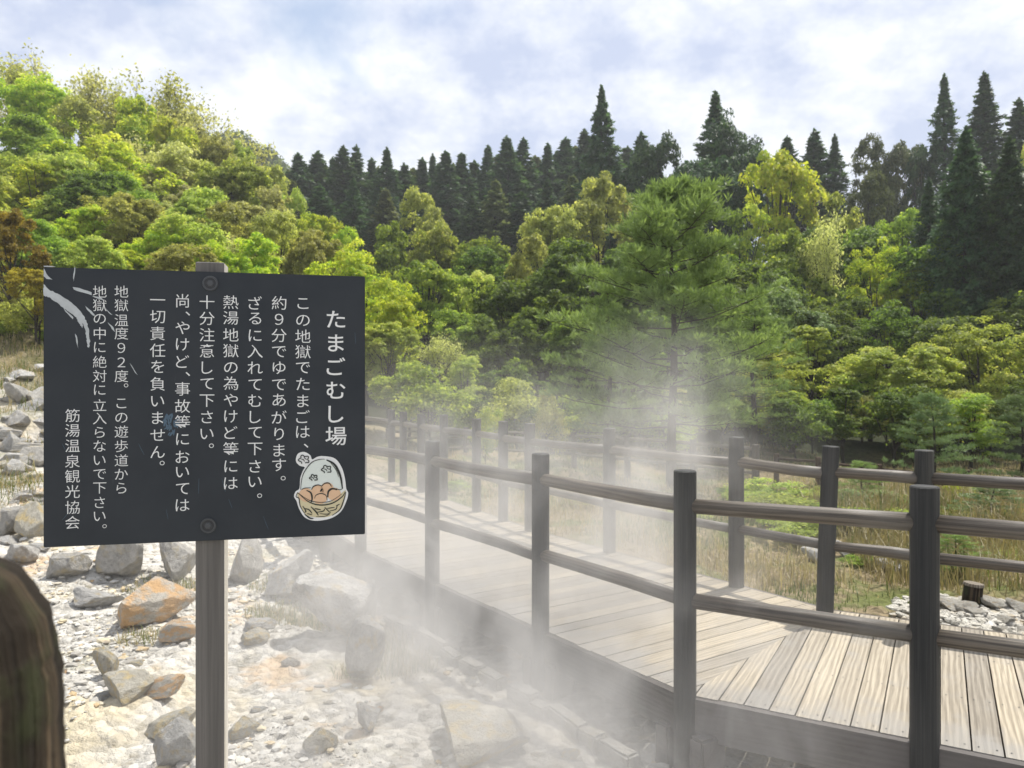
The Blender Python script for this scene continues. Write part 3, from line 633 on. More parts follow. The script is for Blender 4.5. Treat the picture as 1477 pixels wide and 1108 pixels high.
rg = random.Random(4)
n = 0
while n < 64:
    px, py = rg.uniform(60, 860), rg.uniform(800, 1130); p = hit(px, py)
    if min((p.x-P2.x)*N1.x+(p.y-P2.y)*N1.y, (p.x-P2.x)*N2.x+(p.y-P2.y)*N2.y) > -.25: continue
    s = .018+.055*rg.random()**2.6; n += 1
    rock((p.x, p.y, p.z+s*.06), (s*rg.uniform(.8, 1.4), s*rg.uniform(.7, 1.1), s*rg.uniform(.25, .5)), rg.uniform(0, 6), M[rg.choice(['rockpale']*5+['rockyellow']*3+['rockorange']*2)], n, 'small stone lying loose in the white rubble around the signpost', 'stones in the rubble')
n = 0
while n < 60:
    px, py = rg.uniform(-60, 75), rg.uniform(535, 800); p = hit(px, py); s = rg.uniform(.07, .24)*(p.y/12); n += 1
    rock((p.x, p.y, p.z+s*.1), (s*rg.uniform(.9, 1.5), s, s*rg.uniform(.4, .7)), rg.uniform(0, 6), M[rg.choice(['rockpale', 'rockgrey', 'rockpale', 'rockyellow'])], n*3, 'weathered stone among many on the slope left of the board', 'stones on the slope')
# pale cobbles beyond the far fence, at the right
n = 0
while n < 60:
    b_ = rg.uniform(.45, 2.6); a_ = rg.uniform(.06, .8); p = F2+E2*b_+N2*a_; s = rg.uniform(.022, .05)+(.035 if a_ > .55 else 0)
    n += 1; z = tz(p.x, p.y)
    rock((p.x, p.y, z+s*.3), (s*rg.uniform(1, 1.7), s*rg.uniform(.8, 1.1), s*rg.uniform(.38, .6)), rg.uniform(0, 6), M['cobble'], n, 'pale cobble in the stony strip behind the far fence at the right', 'cobbles in the stony strip')
for px, py, w, h, lab in ((1385, 886, 62, 22, 'broad cream cobble standing out in the stony strip, below the tree stump'), (1440, 882, 52, 24, 'large cream cobble at the right end of the stony strip'), (1475, 890, 44, 26, 'cream cobble cut by the right edge of the view'), (1352, 880, 40, 24, 'cream cobble beside the nearest thick post'),
    (1180, 816, 44, 24, 'grey rock in the meadow grass between two far fence posts'), (1290, 830, 50, 20, 'grey rock lying in grass just left of the nearest thick post'), (1225, 808, 40, 22, 'pale rock in the meadow behind the far fence')):
    prock(px, py, w, h*(.7 if py > 870 else 1), 'cobble' if py > 870 else 'rockpale', px, lab, 0, .8)
# kerb of stone blocks along the channel
kn = 0; rgk = random.Random(8)
s_ = -.2
while s_ < 4.6:
    ln = rgk.choice([.14, .22, .30, .36]); q_ = P2+D1*(s_+ln/2)-N1*(.24+rgk.uniform(-.02, .02)); s_ += ln+rgk.choice([.01, .015, .05, .12])
    o = link('kerb_stone', block(q_, (ln, rgk.uniform(.07, .11), .14), 0, 0), M['concrete']); o.location = (q_.x, q_.y, -.375+rgk.uniform(0, .03)); o.rotation_euler = (rgk.uniform(-.08, .08), rgk.uniform(-.05, .05), math.atan2(D1.y, D1.x)+rgk.uniform(-.1, .1))
    tag(o, 'rough stone block in the kerb line below the boardwalk', 'kerb stone', 'kerb stones along the channel')
# loose gravel nobody could count
RS = np.random.RandomState(12)
ico = bmesh.new(); bmesh.ops.create_icosphere(ico, subdivisions=1, radius=1); IV = np.array([v.co for v in ico.verts]); IF = np.array([[v.index for v in f.verts] for f in ico.faces]); ico.free()
def scatter(name, P, sz, m, rs, flat_=.55):
    n = len(P); A = rs.uniform(0, 6.28, n); V = IV[None]*(1+rs.uniform(-.28, .28, (n, len(IV), 1))); V = V*np.stack([sz*rs.uniform(.8, 1.5, n), sz*rs.uniform(.7, 1.1, n), sz*flat_*rs.uniform(.6, 1.2, n)], -1)[:, None]
    c, s = np.cos(A)[:, None], np.sin(A)[:, None]; X = V[..., 0]*c-V[..., 1]*s; Y = V[..., 0]*s+V[..., 1]*c
    V = np.stack([X, Y, V[..., 2]], -1)+P[:, None]
    Fx = (IF[None]+(np.arange(n)*len(IV))[:, None, None]).reshape(-1, 3); me = bpy.data.meshes.new(name); me.from_pydata(V.reshape(-1, 3).tolist(), [], Fx.tolist())
    at = me.attributes.new('tint', 'FLOAT', 'POINT'); at.data.foreach_set('value', np.repeat(rs.rand(n), len(IV)).astype(np.float32))
    return link(name, me, m)
def pebmat():
    m, t, b = mat('gravel', .95, .15); q = NT(t); g = q.n('ShaderNodeTexCoord').outputs['Object']; a = q.attr('tint').outputs['Fac']; f = q.noise(g, 60, 4, .6)
    col = q.ramp(a, [(0, (.24, .225, .20)), (.3, (.45, .43, .39)), (.70, (.66, .645, .60)), (.88, (.60, .52, .36)), (.97, (.52, .38, .22)), (1, (.30, .28, .25))])
    q.set(b, 'Base Color', q.mix(f, col, q.mix(1, col, (.7, .7, .7), 'MULTIPLY'))); return m
M['pebble'] = pebmat()
n = 42000
py_ = 2.6+6*RS.rand(n)**1.4; px_ = (RS.uniform(30, 1000, n)-CX)/F*py_
k = np.minimum((px_-P2.x)*N1.x+(py_-P2.y)*N1.y, (px_-P2.x)*N2.x+(py_-P2.y)*N2.y) < -.05
px_, py_ = px_[k], py_[k]; dens = fbm(px_, py_, 1.2, 3, 5)+.25 > RS.rand(len(px_))*.6; px_, py_ = px_[dens], py_[dens]
fz = np.abs(fbm(px_, py_, 6, 3, 31))*.055-.012+np.maximum(fbm(px_, py_, 13, 2, 41), .05)*.05
tag(scatter('gravel', np.stack([px_, py_, terrain(px_, py_)+fz+.003], -1), .005+.034*RS.rand(len(px_))**4, M['pebble'], RS), kind='stuff')
n = 1500; b_ = RS.uniform(.35, 3, n); a_ = RS.uniform(.08, .95, n); gx_, gy_ = F2.x+E2.x*b_+N2.x*a_, F2.y+E2.y*b_+N2.y*a_
tag(scatter('gravel', np.stack([gx_, gy_, terrain(gx_, gy_)+.01], -1), .012+.03*RS.rand(n)**1.5, M['cobble'], RS), kind='stuff')
# stump
sp_ = hit(1402, 872); st = tag(empty('tree_stump', sp_), 'short dark stump with a grey cut top right of the nearest thick post', 'stump'); mb = MB(); rg = random.Random(2)
mb.tube([(0, 0, -.1), (0, 0, .05), (.01, 0, .13)], [.075, .065, .06], 16, True, 1.7, .06, rg); mb.build('bark', M['mossy'], st, True)
mb = MB(); mb.tube([(.01, 0, .13), (.012, 0, .15)], [.068, .064], 16, True, 5.5, .06, rg); mb.build('cut_top', M['oldrail'], st)

# ------------------------------------------------------------------ grass
def blades(name, P, h, w, tint, m, rs, lean=.5):
    n = len(P); a = rs.uniform(0, 6.28, n); d = np.stack([np.cos(a), np.sin(a), 0*a], -1); s = np.stack([-np.sin(a), np.cos(a), 0*a], -1)
    l = (rs.rand(n)*lean)[:, None]; up = np.array([0, 0, 1.])
    b0, b1 = P-s*w[:, None]/2, P+s*w[:, None]/2; mid = P+up*h[:, None]*.55+d*h[:, None]*l*.3; m0, m1 = mid-s*w[:, None]*.4, mid+s*w[:, None]*.4
    tp = P+up*(h*(1-.35*l[:, 0]))[:, None]+d*h[:, None]*l
    V = np.stack([b0, b1, m1, m0, tp], 1).reshape(-1, 3); i = np.arange(n)*5
    Fx = np.stack([i, i+1, i+2, i+3], -1).tolist()+np.stack([i+3, i+2, i+4], -1).tolist()
    me = bpy.data.meshes.new(name); me.from_pydata(V.tolist(), [], Fx); at = me.attributes.new('tint', 'FLOAT', 'POINT'); at.data.foreach_set('value', np.repeat(tint, 5).astype(np.float32))
    return link(name, me, m)
n = 100000
y_ = 4.4+15*RS.rand(n)**1.25; x_ = (RS.uniform(500, 1600, n)-CX)/F*y_
sd_ = np.minimum((x_-P2.x)*N1.x+(y_-P2.y)*N1.y, (x_-P2.x)*N2.x+(y_-P2.y)*N2.y)
nr_ = (x_-F2.x)*N2.x+(y_-F2.y)*N2.y; be_ = (x_-F2.x)*E2.x+(y_-F2.y)*E2.y
k = (corridor(x_, y_) > 1.02) & (sd_ > 1) & ~((nr_ < 1.05) & (be_ > .35)); x_, y_ = x_[k], y_[k]
cl = fbm(x_, y_, .9, 3, 17); k = cl+.33+.35*(x_ > 2.9+.25*(y_-6)) > RS.rand(len(x_))*.75; x_, y_, cl = x_[k], y_[k], cl[k]; n = len(x_)
gz = fbm(x_, y_, .55, 2, 23)+.10*(x_ < 2)*0; near = 1-ss(1.0, 1.9, corridor(x_, y_))
green = (gz+.12*RS.randn(n)+.16*near) > .02
h_ = np.where(green, .07+.16*RS.rand(n), .09+.24*RS.rand(n)*(1+cl)+.22*(RS.rand(n) < .06)); h_ *= 1-.45*near; h_ *= .82-.3*ss(9, 12, y_)
reed = (x_ > 2.9+.25*(y_-6)) & (y_ < 12) & (fbm(x_, y_, .8, 2, 51) > -.12); h_ = np.where(reed, .16+.34*RS.rand(n), h_)
green = green & ~(reed & (RS.rand(n) < .75))
tag(blades('dry_grass', np.stack([x_, y_, terrain(x_, y_)-.02], -1), h_, .004+.0006*y_, np.where(green, .24*RS.rand(n), np.where(reed, .28+.22*RS.rand(n), .3+.7*RS.rand(n))), M['straw_grass'], RS, .9), kind='stuff')
# tufts between the rocks and dry grass on the slope
pts = []; hs = []; tn = []
for px, py, r, num, hh in ((412, 900, .20, 260, .13), (460, 905, .22, 320, .15), (380, 890, .16, 200, .12), (505, 975, .12, 120, .12), (575, 965, .26, 420, .16), (205, 925, .16, 160, .11), (270, 850, .25, 220, .12), (210, 850, .2, 150, .1), (430, 870, .2, 160, .1), (560, 930, .2, 240, .15), (390, 845, .2, 160, .12)):
    p = hit(px, py); a = RS.uniform(0, 6.28, num); q_ = r*RS.rand(num)**.6; X, Y = p.x+q_*np.cos(a), p.y+q_*np.sin(a); pts.append(np.stack([X, Y, terrain(X, Y)-.005], -1)); hs.append(hh*RS.uniform(.4, 1.1, num)); tn.append(np.where(RS.rand(num) < .4, .12+.14*RS.rand(num), .3+.6*RS.rand(num)))
n = 16000; y2 = 8.2+11*RS.rand(n); x2 = (RS.uniform(-160, 90, n)-CX)/F*y2; k = fbm(x2, y2, .7, 3, 4)+.12+.25*ss(11, 15, y2) > RS.rand(n)*.6; x2, y2 = x2[k], y2[k]
pts.append(np.stack([x2, y2, terrain(x2, y2)-.01], -1)); hs.append(.08+.22*RS.rand(len(x2))); tn.append(np.where(RS.rand(len(x2)) < .35, .05+.2*RS.rand(len(x2)), .3+.6*RS.rand(len(x2))))
P_ = np.concatenate(pts); h_ = np.concatenate(hs)
tag(blades('grass_tufts', P_, h_, 0.0012+.0008*P_[:, 1], np.concatenate(tn), M['straw_grass'], RS, 1.5), kind='stuff')

# ------------------------------------------------------------------ trees
def nrm(v): return v/np.maximum(np.linalg.norm(v, axis=-1, keepdims=True), 1e-9)
def leaves(name, C, Nn, Ln, ratio, tint, rs, dirs=None):
    n = len(C); r = rs.randn(n, 3) if dirs is None else dirs+rs.randn(n, 3)*.35
    a = nrm(r-Nn*np.sum(r*Nn, -1, keepdims=True)); b = np.cross(Nn, a); Ln = Ln[:, None]
    V = np.stack([C-a*Ln*.5, C+b*Ln*ratio*.5-Nn*Ln*.10+a*Ln*.05, C+a*Ln*.5, C-b*Ln*ratio*.5-Nn*Ln*.10+a*Ln*.05], 1).reshape(-1, 3)
    me = bpy.data.meshes.new(name); me.vertices.add(4*n); me.vertices.foreach_set('co', V.astype(np.float32).ravel())
    me.loops.add(4*n); me.loops.foreach_set('vertex_index', np.arange(4*n, dtype=np.int32)); me.polygons.add(n); me.polygons.foreach_set('loop_start', np.arange(0, 4*n, 4, dtype=np.int32))
    me.update(calc_edges=True)
    at = me.attributes.new('tint', 'FLOAT', 'POINT'); at.data.foreach_set('value', np.repeat(np.clip(tint, 0, 1), 4).astype(np.float32)); return me
PROTO = {}
def reg(name, h, R, trunk, crown): PROTO[name] = (h, R, trunk, crown)
def broad(name, seed, h=8., R=3.1, zb=1.2, ncl=80, per=170, flat_=.6, L_=.21, cr=(.20, .36), ratio=.62, upw=.7, limbs=16, gap=0., layered=0):
    rs = np.random.RandomState(seed); zc, hz = (zb+h)/2, (h-zb)/2
    nbg = rs.randint(7, 11); bd = nrm(rs.randn(nbg*3, 3)); bd = bd[bd[:, 2] > -.6][:nbg]; bd[0] = [.1, -.1, 1]
    BC = bd*rs.uniform(.45, .72, (len(bd), 1)); BR = rs.uniform(.30, .50, len(bd)); BT = rs.uniform(-.18, .18, len(bd))
    w_ = rs.choice(len(bd), ncl, p=BR**2/np.sum(BR**2)); d = nrm(rs.randn(ncl, 3)+BC[w_]*1.2); rad = rs.uniform(.35, 1, ncl)**.5
    q0 = BC[w_]+d*(BR[w_]*rad)[:, None]; CC = np.stack([R*q0[:, 0]*.92, R*q0[:, 1]*.92, zc+hz*.92*q0[:, 2]], -1); ctint = BT[w_]
    if layered: CC[:, 2] = np.round(CC[:, 2]/layered)*layered+rs.uniform(-.28, .28, len(CC))
    C = []; Nn = []; T = []
    for c, ct in zip(CC, ctint):
        r = R*rs.uniform(*cr); m_ = int(per*rs.uniform(.6, 1.3)); u = nrm(rs.randn(m_, 3)); u[:, 2] = np.where(rs.rand(m_) < .7, np.abs(u[:, 2]), u[:, 2])
        q_ = rs.rand(m_, 1)**.4; out = nrm(np.array([c[0], c[1], .01]))
        p = c+u*q_*r*np.array([1, 1, flat_])
        p[:, 2] -= .25*r*(np.hypot(u[:, 0], u[:, 1])*q_[:, 0])**2*(1.2 if layered else .4)
        C.append(p); Nn.append(nrm(u*.55+np.array([0, 0, upw])+out*.3+rs.randn(m_, 3)*.55)); T.append(.5+ct+rs.uniform(-.16, .16)+rs.randn(m_)*.2)
    C = np.concatenate(C); Nn = np.concatenate(Nn); T = np.concatenate(T)
    cme = leaves(name+'_crown', C, Nn, L_*rs.uniform(.6, 1.3, len(C)), ratio, T, rs)
    mb = MB(); rg = random.Random(seed); top = Vector((rg.uniform(-.3, .3), rg.uniform(-.3, .3), zc+hz*.3))
    mb.tube([(0, 0, -.8), (.05, .02, zb*.6), (top.x*.4, top.y*.4, zb+hz*.4), top], [h*.022, h*.018, h*.012, h*.005], 8, rid=1, wob=.06, rng=rg)
    for i in range(min(limbs, len(CC))):
        c = CC[int(i*len(CC)/limbs)]; st_ = Vector((0, 0, zb*.7)).lerp(top, rg.uniform(.1, .8)); e_ = Vector(c); md = st_.lerp(e_, .5)+Vector((0, 0, -.2*R*.3))
        mb.tube([st_, md, e_], [h*.008, h*.005, h*.002], 5, rid=i)
    reg(name, h, R, mb.mesh(name+'_trunk'), cme)
def bare(name, seed, h=7., R=2.5, L_=.15, per=5):
    rg = random.Random(seed); rs = np.random.RandomState(seed); mb = MB(); tips = []
    def grow(p, d, ln, r, dep):
        e_ = p+d*ln; mid = p+d*ln*.5+Vector([rg.uniform(-.05, .05)*ln for _ in range(3)])
        mb.tube([p, mid, e_], [r, r*.8, r*.6], 5 if dep < 2 else 3, False, rid=dep)
        if dep >= 2: tips.extend([p.lerp(e_, k) for k in (.3, .6, 1.)])
        if dep == 5: return
        for k in range(3 if dep < 4 else 2):
            nd = (d+Vector((rg.uniform(-.8, .8), rg.uniform(-.8, .8), rg.uniform(-.15, .55)))*.85).normalized(); grow(p.lerp(e_, rg.uniform(.55, 1)), nd, ln*rg.uniform(.62, .82), r*.55, dep+1)
    grow(Vector((0, 0, -.6)), Vector((.05, 0, 1)), h*.34, h*.016, 0)
    T = np.array([tuple(t) for t in tips]); sc = np.array([R/np.abs(T[:, :2]).max(), R/np.abs(T[:, :2]).max(), h/T[:, 2].max()])
    mb.v = [tuple(np.array(v)*sc) for v in mb.v]; T = T*sc
    C = np.repeat(T, per, 0)+rs.randn(len(T)*per, 3)*.16; Nn = nrm(rs.randn(len(C), 3)+np.array([0, 0, .8]))
    reg(name, h, R, mb.mesh(name+'_trunk'), leaves(name+'_crown', C, Nn, L_*rs.uniform(.5, 1.2, len(C)), .6, .5+.2*rs.randn(len(C)), rs))
def cedar(name, seed, h=16., R=2.4, zb=1.5, nb=420, per=52, pw=.70, L_=.34, gap=0.):
    rs = np.random.RandomState(seed); C = []; Nn = []; T = []; D_ = []; mb = MB()
    mb.tube([(0, 0, -1), (0, 0, h*.5), (.05, 0, h*.97)], [h*.018, h*.011, h*.002], 7, rid=2)
    for i in range(nb):
        t = (i+rs.rand())/nb; t = t**.9; z = zb+(h-zb)*t
        if gap and np.sin(z*2.1+seed)+np.sin(z*3.7) > 2-gap*2: continue
        r = R*(1-t)**pw*min(1, (1-t)/.16)**.5*rs.uniform(.5, 1.15)+.07; a = i*2.39996+rs.uniform(-.4, .4); o = np.array([np.cos(a), np.sin(a), 0.])
        m_ = int(per*(.35+.65*(r/R))); q_ = rs.uniform(.25, 1., m_)**.8
        base = o*(q_*r)[:, None]; base[:, 2] = z-.30*q_*r+.28*r*np.maximum(q_-.6, 0)
        sg = (.05+.09*r)*(1.2-.6*q_); p = base+rs.randn(m_, 3)*sg[:, None]*np.array([1, 1, .7])
        C.append(p); Nn.append(nrm(np.array([0, 0, .8])+o*.4+rs.randn(m_, 3)*.45)); T.append(.5+rs.uniform(-.25, .25)+rs.randn(m_)*.12); D_.append(np.tile(o+np.array([0, 0, .25]), (m_, 1)))
        if i % 6 == 0: mb.tube([(0, 0, z), tuple(o*r*.8+np.array([0, 0, z-.2*r]))], [.03, .01], 4, False)
    m_ = 60; tz_ = rs.uniform(h*.94, h*1.015, m_); C.append(np.stack([rs.randn(m_)*.10*(.2+(h-tz_)), rs.randn(m_)*.10*(.2+(h-tz_)), tz_], -1)); Nn.append(nrm(rs.randn(m_, 3))); T.append(.5+rs.randn(m_)*.1); D_.append(np.tile([0, 0, 1.], (m_, 1)))
    C, Nn, T, D_ = map(np.concatenate, (C, Nn, T, D_))
    reg(name, h, R, mb.mesh(name+'_trunk'), leaves(name+'_crown', C, Nn, L_*rs.uniform(.5, 1.25, len(C)), .42, T, rs, D_))
def pine(name, seed, h=5.6, R=2.3, z0=1.0, nb=60, sub=6, tufts=13, needles=9, NL=.15, pad=.24, lean=0., W_=.11, pw=.7):
    rg = random.Random(seed); rs = np.random.RandomState(seed); mb = MB()
    ax = lambda z: Vector((lean*(z/h)*(1.4-z/h)+.06*math.sin(z*1.3), .04*math.sin(z*1.7), z))
    mb.tube([ax(h*k/8) if k else Vector((-.03, 0, -.4)) for k in range(9)], [h*.021*(1-.93*k/8) for k in range(9)], 8, rid=1, wob=.06, rng=rg)
    TC = []; TD = []; tint = []
    for i in range(nb):
        t = (i+rg.random())/nb; z = z0+(h*.98-z0)*t; r = R*(1-t)**pw*rg.uniform(.45, 1.2)+.12
        if t < .12: r *= .75
        a = i*2.39996+rg.uniform(-.5, .5); o = Vector((math.cos(a), math.sin(a), 0)); p = ax(z); rise = rg.uniform(-.08, .14)+.35*t
        e_ = p+o*r+Vector((0, 0, r*rise)); mb.tube([p, p.lerp(e_, .5)+Vector((0, 0, -.04*r)), e_], [.006*h*(1-t*.6)*.6, .0035*h*.6, .0012*h], 5, False, rid=i)
        bt = rg.uniform(-.2, .2)
        for k in range(sub):
            q_ = .38+.62*(k+.7)/sub; s_ = (-1)**k; b_ = p.lerp(e_, min(q_, 1)); sdv = (o*.6+Vector((-o.y, o.x, 0))*s_*(1. if k < sub-1 else .1)).normalized(); tip = b_+sdv*r*.26*(1.2-q_*.5)+Vector((0, 0, .05*r))
            mb.tube([b_, tip], [.0016*h, .0007*h], 3, False)
            for j in range(tufts):
                c = b_.lerp(tip, rg.uniform(.3, 1.1))+Vector((rs.randn()*pad*.6, rs.randn()*pad*.6, abs(rs.randn())*pad*.26)); TC.append(tuple(c)); TD.append(tuple((sdv*.5+Vector((rs.randn()*.3, rs.randn()*.3, .8))).normalized())); tint.append(.5+bt+rs.randn()*.12)
    for j in range(26): TC.append(tuple(ax(h)+Vector((rs.randn()*.05, rs.randn()*.05, -abs(rs.randn())*.25)))); TD.append((0, 0, 1.)); tint.append(.6)
    TC = np.repeat(np.array(TC), needles, 0); TD = np.repeat(np.array(TD), needles, 0); tint = np.repeat(np.array(tint), needles)+rs.randn(len(TC))*.08
    dr_ = nrm(TD+rs.randn(*TD.shape)*.55); nn = nrm(np.cross(dr_, rs.randn(*dr_.shape))); Ln = NL*rs.uniform(.7, 1.2, len(TC))
    reg(name, h, R, mb.mesh(name+'_trunk'), leaves(name+'_crown', TC+dr_*Ln[:, None]*.5, nn, Ln, W_, tint, rs, dr_*6))
for k in range(6): broad('round%d' % k, 40+k, ncl=210, per=105, cr=(.07, .19), L_=.18)
for k in range(3): broad('layer%d' % k, 60+k, R=3.5, ncl=170, per=110, flat_=.45, cr=(.08, .20), layered=.6, upw=.95, L_=.17)
for k in range(2): broad('open%d' % k, 70+k, ncl=70, per=120, flat_=.7, cr=(.12, .22), L_=.22, limbs=30)
for k in range(2): broad('shrub%d' % k, 80+k, h=2.6, R=1.5, zb=.05, ncl=46, per=120, L_=.12, limbs=8)
for k in range(2): bare('bare%d' % k, 90+k)
for k, (r_, p_, n_) in enumerate(((2.4, .70, 420), (2.0, .62, 330), (2.9, .80, 380), (2.3, .55, 300), (2.6, .9, 460))): cedar('cedar%d' % k, 100+k, R=r_, pw=p_, nb=n_, gap=(0, .1, 0, .2, .05)[k])
cedar('bigcedar', 110, h=17, R=4.0, nb=420, per=70, pw=.8, gap=.12, L_=.45)
cedar('cypress', 111, h=13, R=2.6, nb=460, per=60, pw=.48, L_=.34)
pine('pine0', 120, h=5.6, R=2.5, nb=64, sub=6, tufts=14, needles=9, pad=.20, lean=.25, W_=.13, NL=.17, pw=.62)
pine('pine1', 121, h=6.2, R=2.1, nb=46, sub=5, tufts=12, lean=.1)
pine('young', 122, h=2.2, R=.75, z0=.1, nb=40, sub=4, tufts=7, needles=9, NL=.10, pad=.09)
KN = {'round': 'broadleaf_tree', 'layer': 'maple_tree', 'open': 'broadleaf_tree', 'shrub': 'shrub', 'bare': 'budding_tree', 'cedar': 'cedar_tree', 'bigced': 'cedar_tree', 'cypress': 'cypress_tree', 'pine': 'pine_tree', 'young': 'young_pine'}
CATS = {'broadleaf_tree': 'tree', 'maple_tree': 'maple', 'budding_tree': 'tree', 'cedar_tree': 'cedar', 'cypress_tree': 'cypress', 'pine_tree': 'pine', 'young_pine': 'pine', 'shrub': 'shrub'}
rt = random.Random(77)
def plant(kind, px, ytop, depth, m, label, group=None, wpx=None, h=None, rz=None, ws=1.):
    hp, R, tm, cm = PROTO[kind]; x = (px-CX)/F*depth; zg_ = tz(x, depth)
    if h is None: h = (CY-ytop)/F*depth+H-zg_
    s = h/hp; sx = (wpx/2/F*depth)/R if wpx else s*ws
    nm = next(v for k_, v in KN.items() if kind.startswith(k_))
    t = empty(nm, (x, depth, zg_), rt.uniform(0, 6.28) if rz is None else rz); t.scale = (sx, sx, s); tag(t, label, CATS[nm], group)
    for n_, me_, mm in (('trunk', tm, M['bark']), ('crown', cm, LM[m])):
        o = bpy.data.objects.new(n_, me_); COL.objects.link(o); o.parent = t
        if not me_.materials: me_.materials.append(mm)
        o.material_slots[0].link = 'OBJECT'; o.material_slots[0].material = mm
    return t
ORD = ['leftmost', 'second', 'third', 'fourth', 'fifth', 'sixth', 'seventh', 'eighth', 'ninth', 'tenth', 'eleventh', 'twelfth', 'thirteenth', 'fourteenth', 'fifteenth', 'sixteenth', 'seventeenth', 'eighteenth', 'nineteenth', 'twentieth', 'twenty-first', 'twenty-second', 'twenty-third', 'twenty-fourth']
def row(fmt, items, group):
    items = sorted(items, key=lambda i: i[1])
    for i, it in enumerate(items):
        plant(*it[:5], fmt % ('leftmost' if i == 0 else 'rightmost' if i == len(items)-1 else ORD[i]+' from the left'), group, *it[5:])
# ridge of the left hillside, against the sky
row('thin half-leafed tree on the left ridge, %s of that row', [
 ('bare0', 22, 92, 52, 'olive'), ('bare1', 82, 86, 54, 'tan'), ('bare0', 160, 112, 54, 'olive', 130), ('bare1', 215, 118, 53, 'olive'), ('bare0', 250, 138, 52, 'tan'), ('bare1', 285, 158, 51, 'tan')], 'half-leafed trees on the left ridge')
row('spring-green tree below the bare ridge trees, %s of that row', [
 ('round0', 40, 108, 47, 'lime', 150), ('round1', 118, 150, 46, 'olive', 150), ('round2', 190, 135, 47, 'lime', 130), ('round3', 245, 165, 46, 'lime', 120), ('round0', 300, 195, 46, 'olive', 110), ('round2', 345, 205, 47, 'pale', 110), ('round1', 390, 245, 46, 'olive', 100), ('round3', 425, 270, 45, 'pale', 90), ('round0', 465, 305, 44, 'lime', 90), ('round1', 500, 335, 42, 'lime', 90)], 'lime trees high on the left hillside')
P = plant
P('round2', 45, 165, 38, 'green', 'deep green rounded tree at the left edge of the hillside, above the orange tree', None, 190)
P('layer0', 165, 195, 38, 'lime', 'bright yellow-green layered tree in the middle of the left hillside', None, 200)
P('layer2', 60, 225, 33, 'lime', 'yellow-green layered tree at the left edge with dark gaps below it', None, 190)
P('round1', 130, 250, 31, 'deep', 'dark green tree above the left half of the board', None, 170)
P('bare1', 215, 195, 41, 'tan', 'tan twiggy tree left of the pale greyish one on the hillside', None, 150)
P('round3', 265, 205, 40, 'tan', 'large greyish tan tree in the middle of the left hillside', None, 170)
P('round0', 335, 225, 40, 'pale', 'soft pale green tree right of the greyish tan tree', None, 140)
P('round2', 390, 265, 38, 'tan', 'tan-green tree on the falling edge of the hillside', None, 110)
P('layer1', 165, 278, 29, 'olive', 'olive-brown layered tree standing above the board left of the post top', None, 140)
P('round2', 14, 300, 20.5, 'orange', 'orange-brown spring tree left of the board', None, 120)
P('round0', 52, 385, 19, 'orange', 'low rusty shrubby tree behind the left corner of the board', None, 90)
P('layer1', 240, 325, 27, 'lime', 'vivid lime spreading tree just above the post top', None, 130)
P('shrub0', 115, 347, 24, 'lime', 'small vivid green bush above the left corner of the board', None, 100)
P('round1', 330, 300, 31, 'olive', 'olive rounded tree behind the board right of the post', None, 140)
P('layer2', 400, 290, 32, 'olive', 'golden olive tree on the lower hillside over the right half of the board', None, 130)
P('round3', 310, 345, 26, 'lime', 'low lime bush just behind the top edge of the board', None, 110)
P('round0', 455, 325, 31, 'olive', 'olive tree above the right corner of the board', None, 110)
P('layer0', 515, 350, 27, 'lime', 'brilliant lime maple at the right corner of the board', None, 160)
P('layer1', 560, 395, 24, 'lime', 'brilliant lime maple leaning out right of the board', None, 130)
P('round0', 560, 460, 20, 'pale', 'soft green small tree right of the board, halfway down', None, 120)
P('round2', 590, 520, 18.5, 'pale', 'pale green low tree above the far end of the boardwalk', None, 110)
# valley middle
P('round1', 605, 278, 47, 'olive', 'rounded olive-lime treetop in front of the dark cedar row', None, 110)
P('round2', 560, 318, 43, 'green', 'green tree left of the olive-lime treetop in the valley', None, 110)
P('round3', 640, 318, 42, 'pale', 'light green tree right of the olive-lime treetop', None, 120)
P('round0', 690, 340, 42, 'green', 'mid green tree filling the valley notch', None, 110)
P('open0', 610, 375, 34, 'green', 'leafy green tree in the valley middle beside the lime maple', None, 130)
P('open1', 672, 385, 33, 'pale', 'loose pale green tree in the valley middle', None, 120)
P('layer1', 650, 440, 28, 'green', 'layered green tree low in the valley with dark shade beneath', None, 130)
P('bare0', 640, 480, 24, 'tan', 'greyish twiggy small tree in the shade low in the valley', None, 90)
P('layer2', 670, 505, 21, 'pale', 'soft green spreading small tree behind the far fence', None, 110)
P('round1', 620, 560, 17.8, 'pale', 'low light green bush at the far end of the boardwalk', None, 100)
P('shrub1', 700, 575, 16, 'lime', 'tiny yellow-lime bush beside a far fence post', None, 56)
P('shrub0', 790, 560, 15.5, 'olive', 'small yellow-green bush left of the near pine', None, 60)
P('round2', 862, 248, 44, 'olive', 'big sunlit olive crown below the tall broad cedar', None, 150)
P('round0', 800, 290, 41, 'olive', 'olive-lime rounded tree left of the big sunlit crown', None, 120)
P('round1', 765, 345, 36, 'olive', 'yellow-green sloping tree at the dark notch of the valley', None, 100)
P('round3', 905, 275, 45, 'tan', 'greyish olive tree right of the big sunlit crown', None, 110)
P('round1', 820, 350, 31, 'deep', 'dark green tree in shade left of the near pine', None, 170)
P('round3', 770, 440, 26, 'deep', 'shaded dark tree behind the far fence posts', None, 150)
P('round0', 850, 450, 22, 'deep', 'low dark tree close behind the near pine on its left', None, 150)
P('layer0', 745, 520, 21, 'deep', 'dim layered small tree in the shade left of the near pine', None, 120)
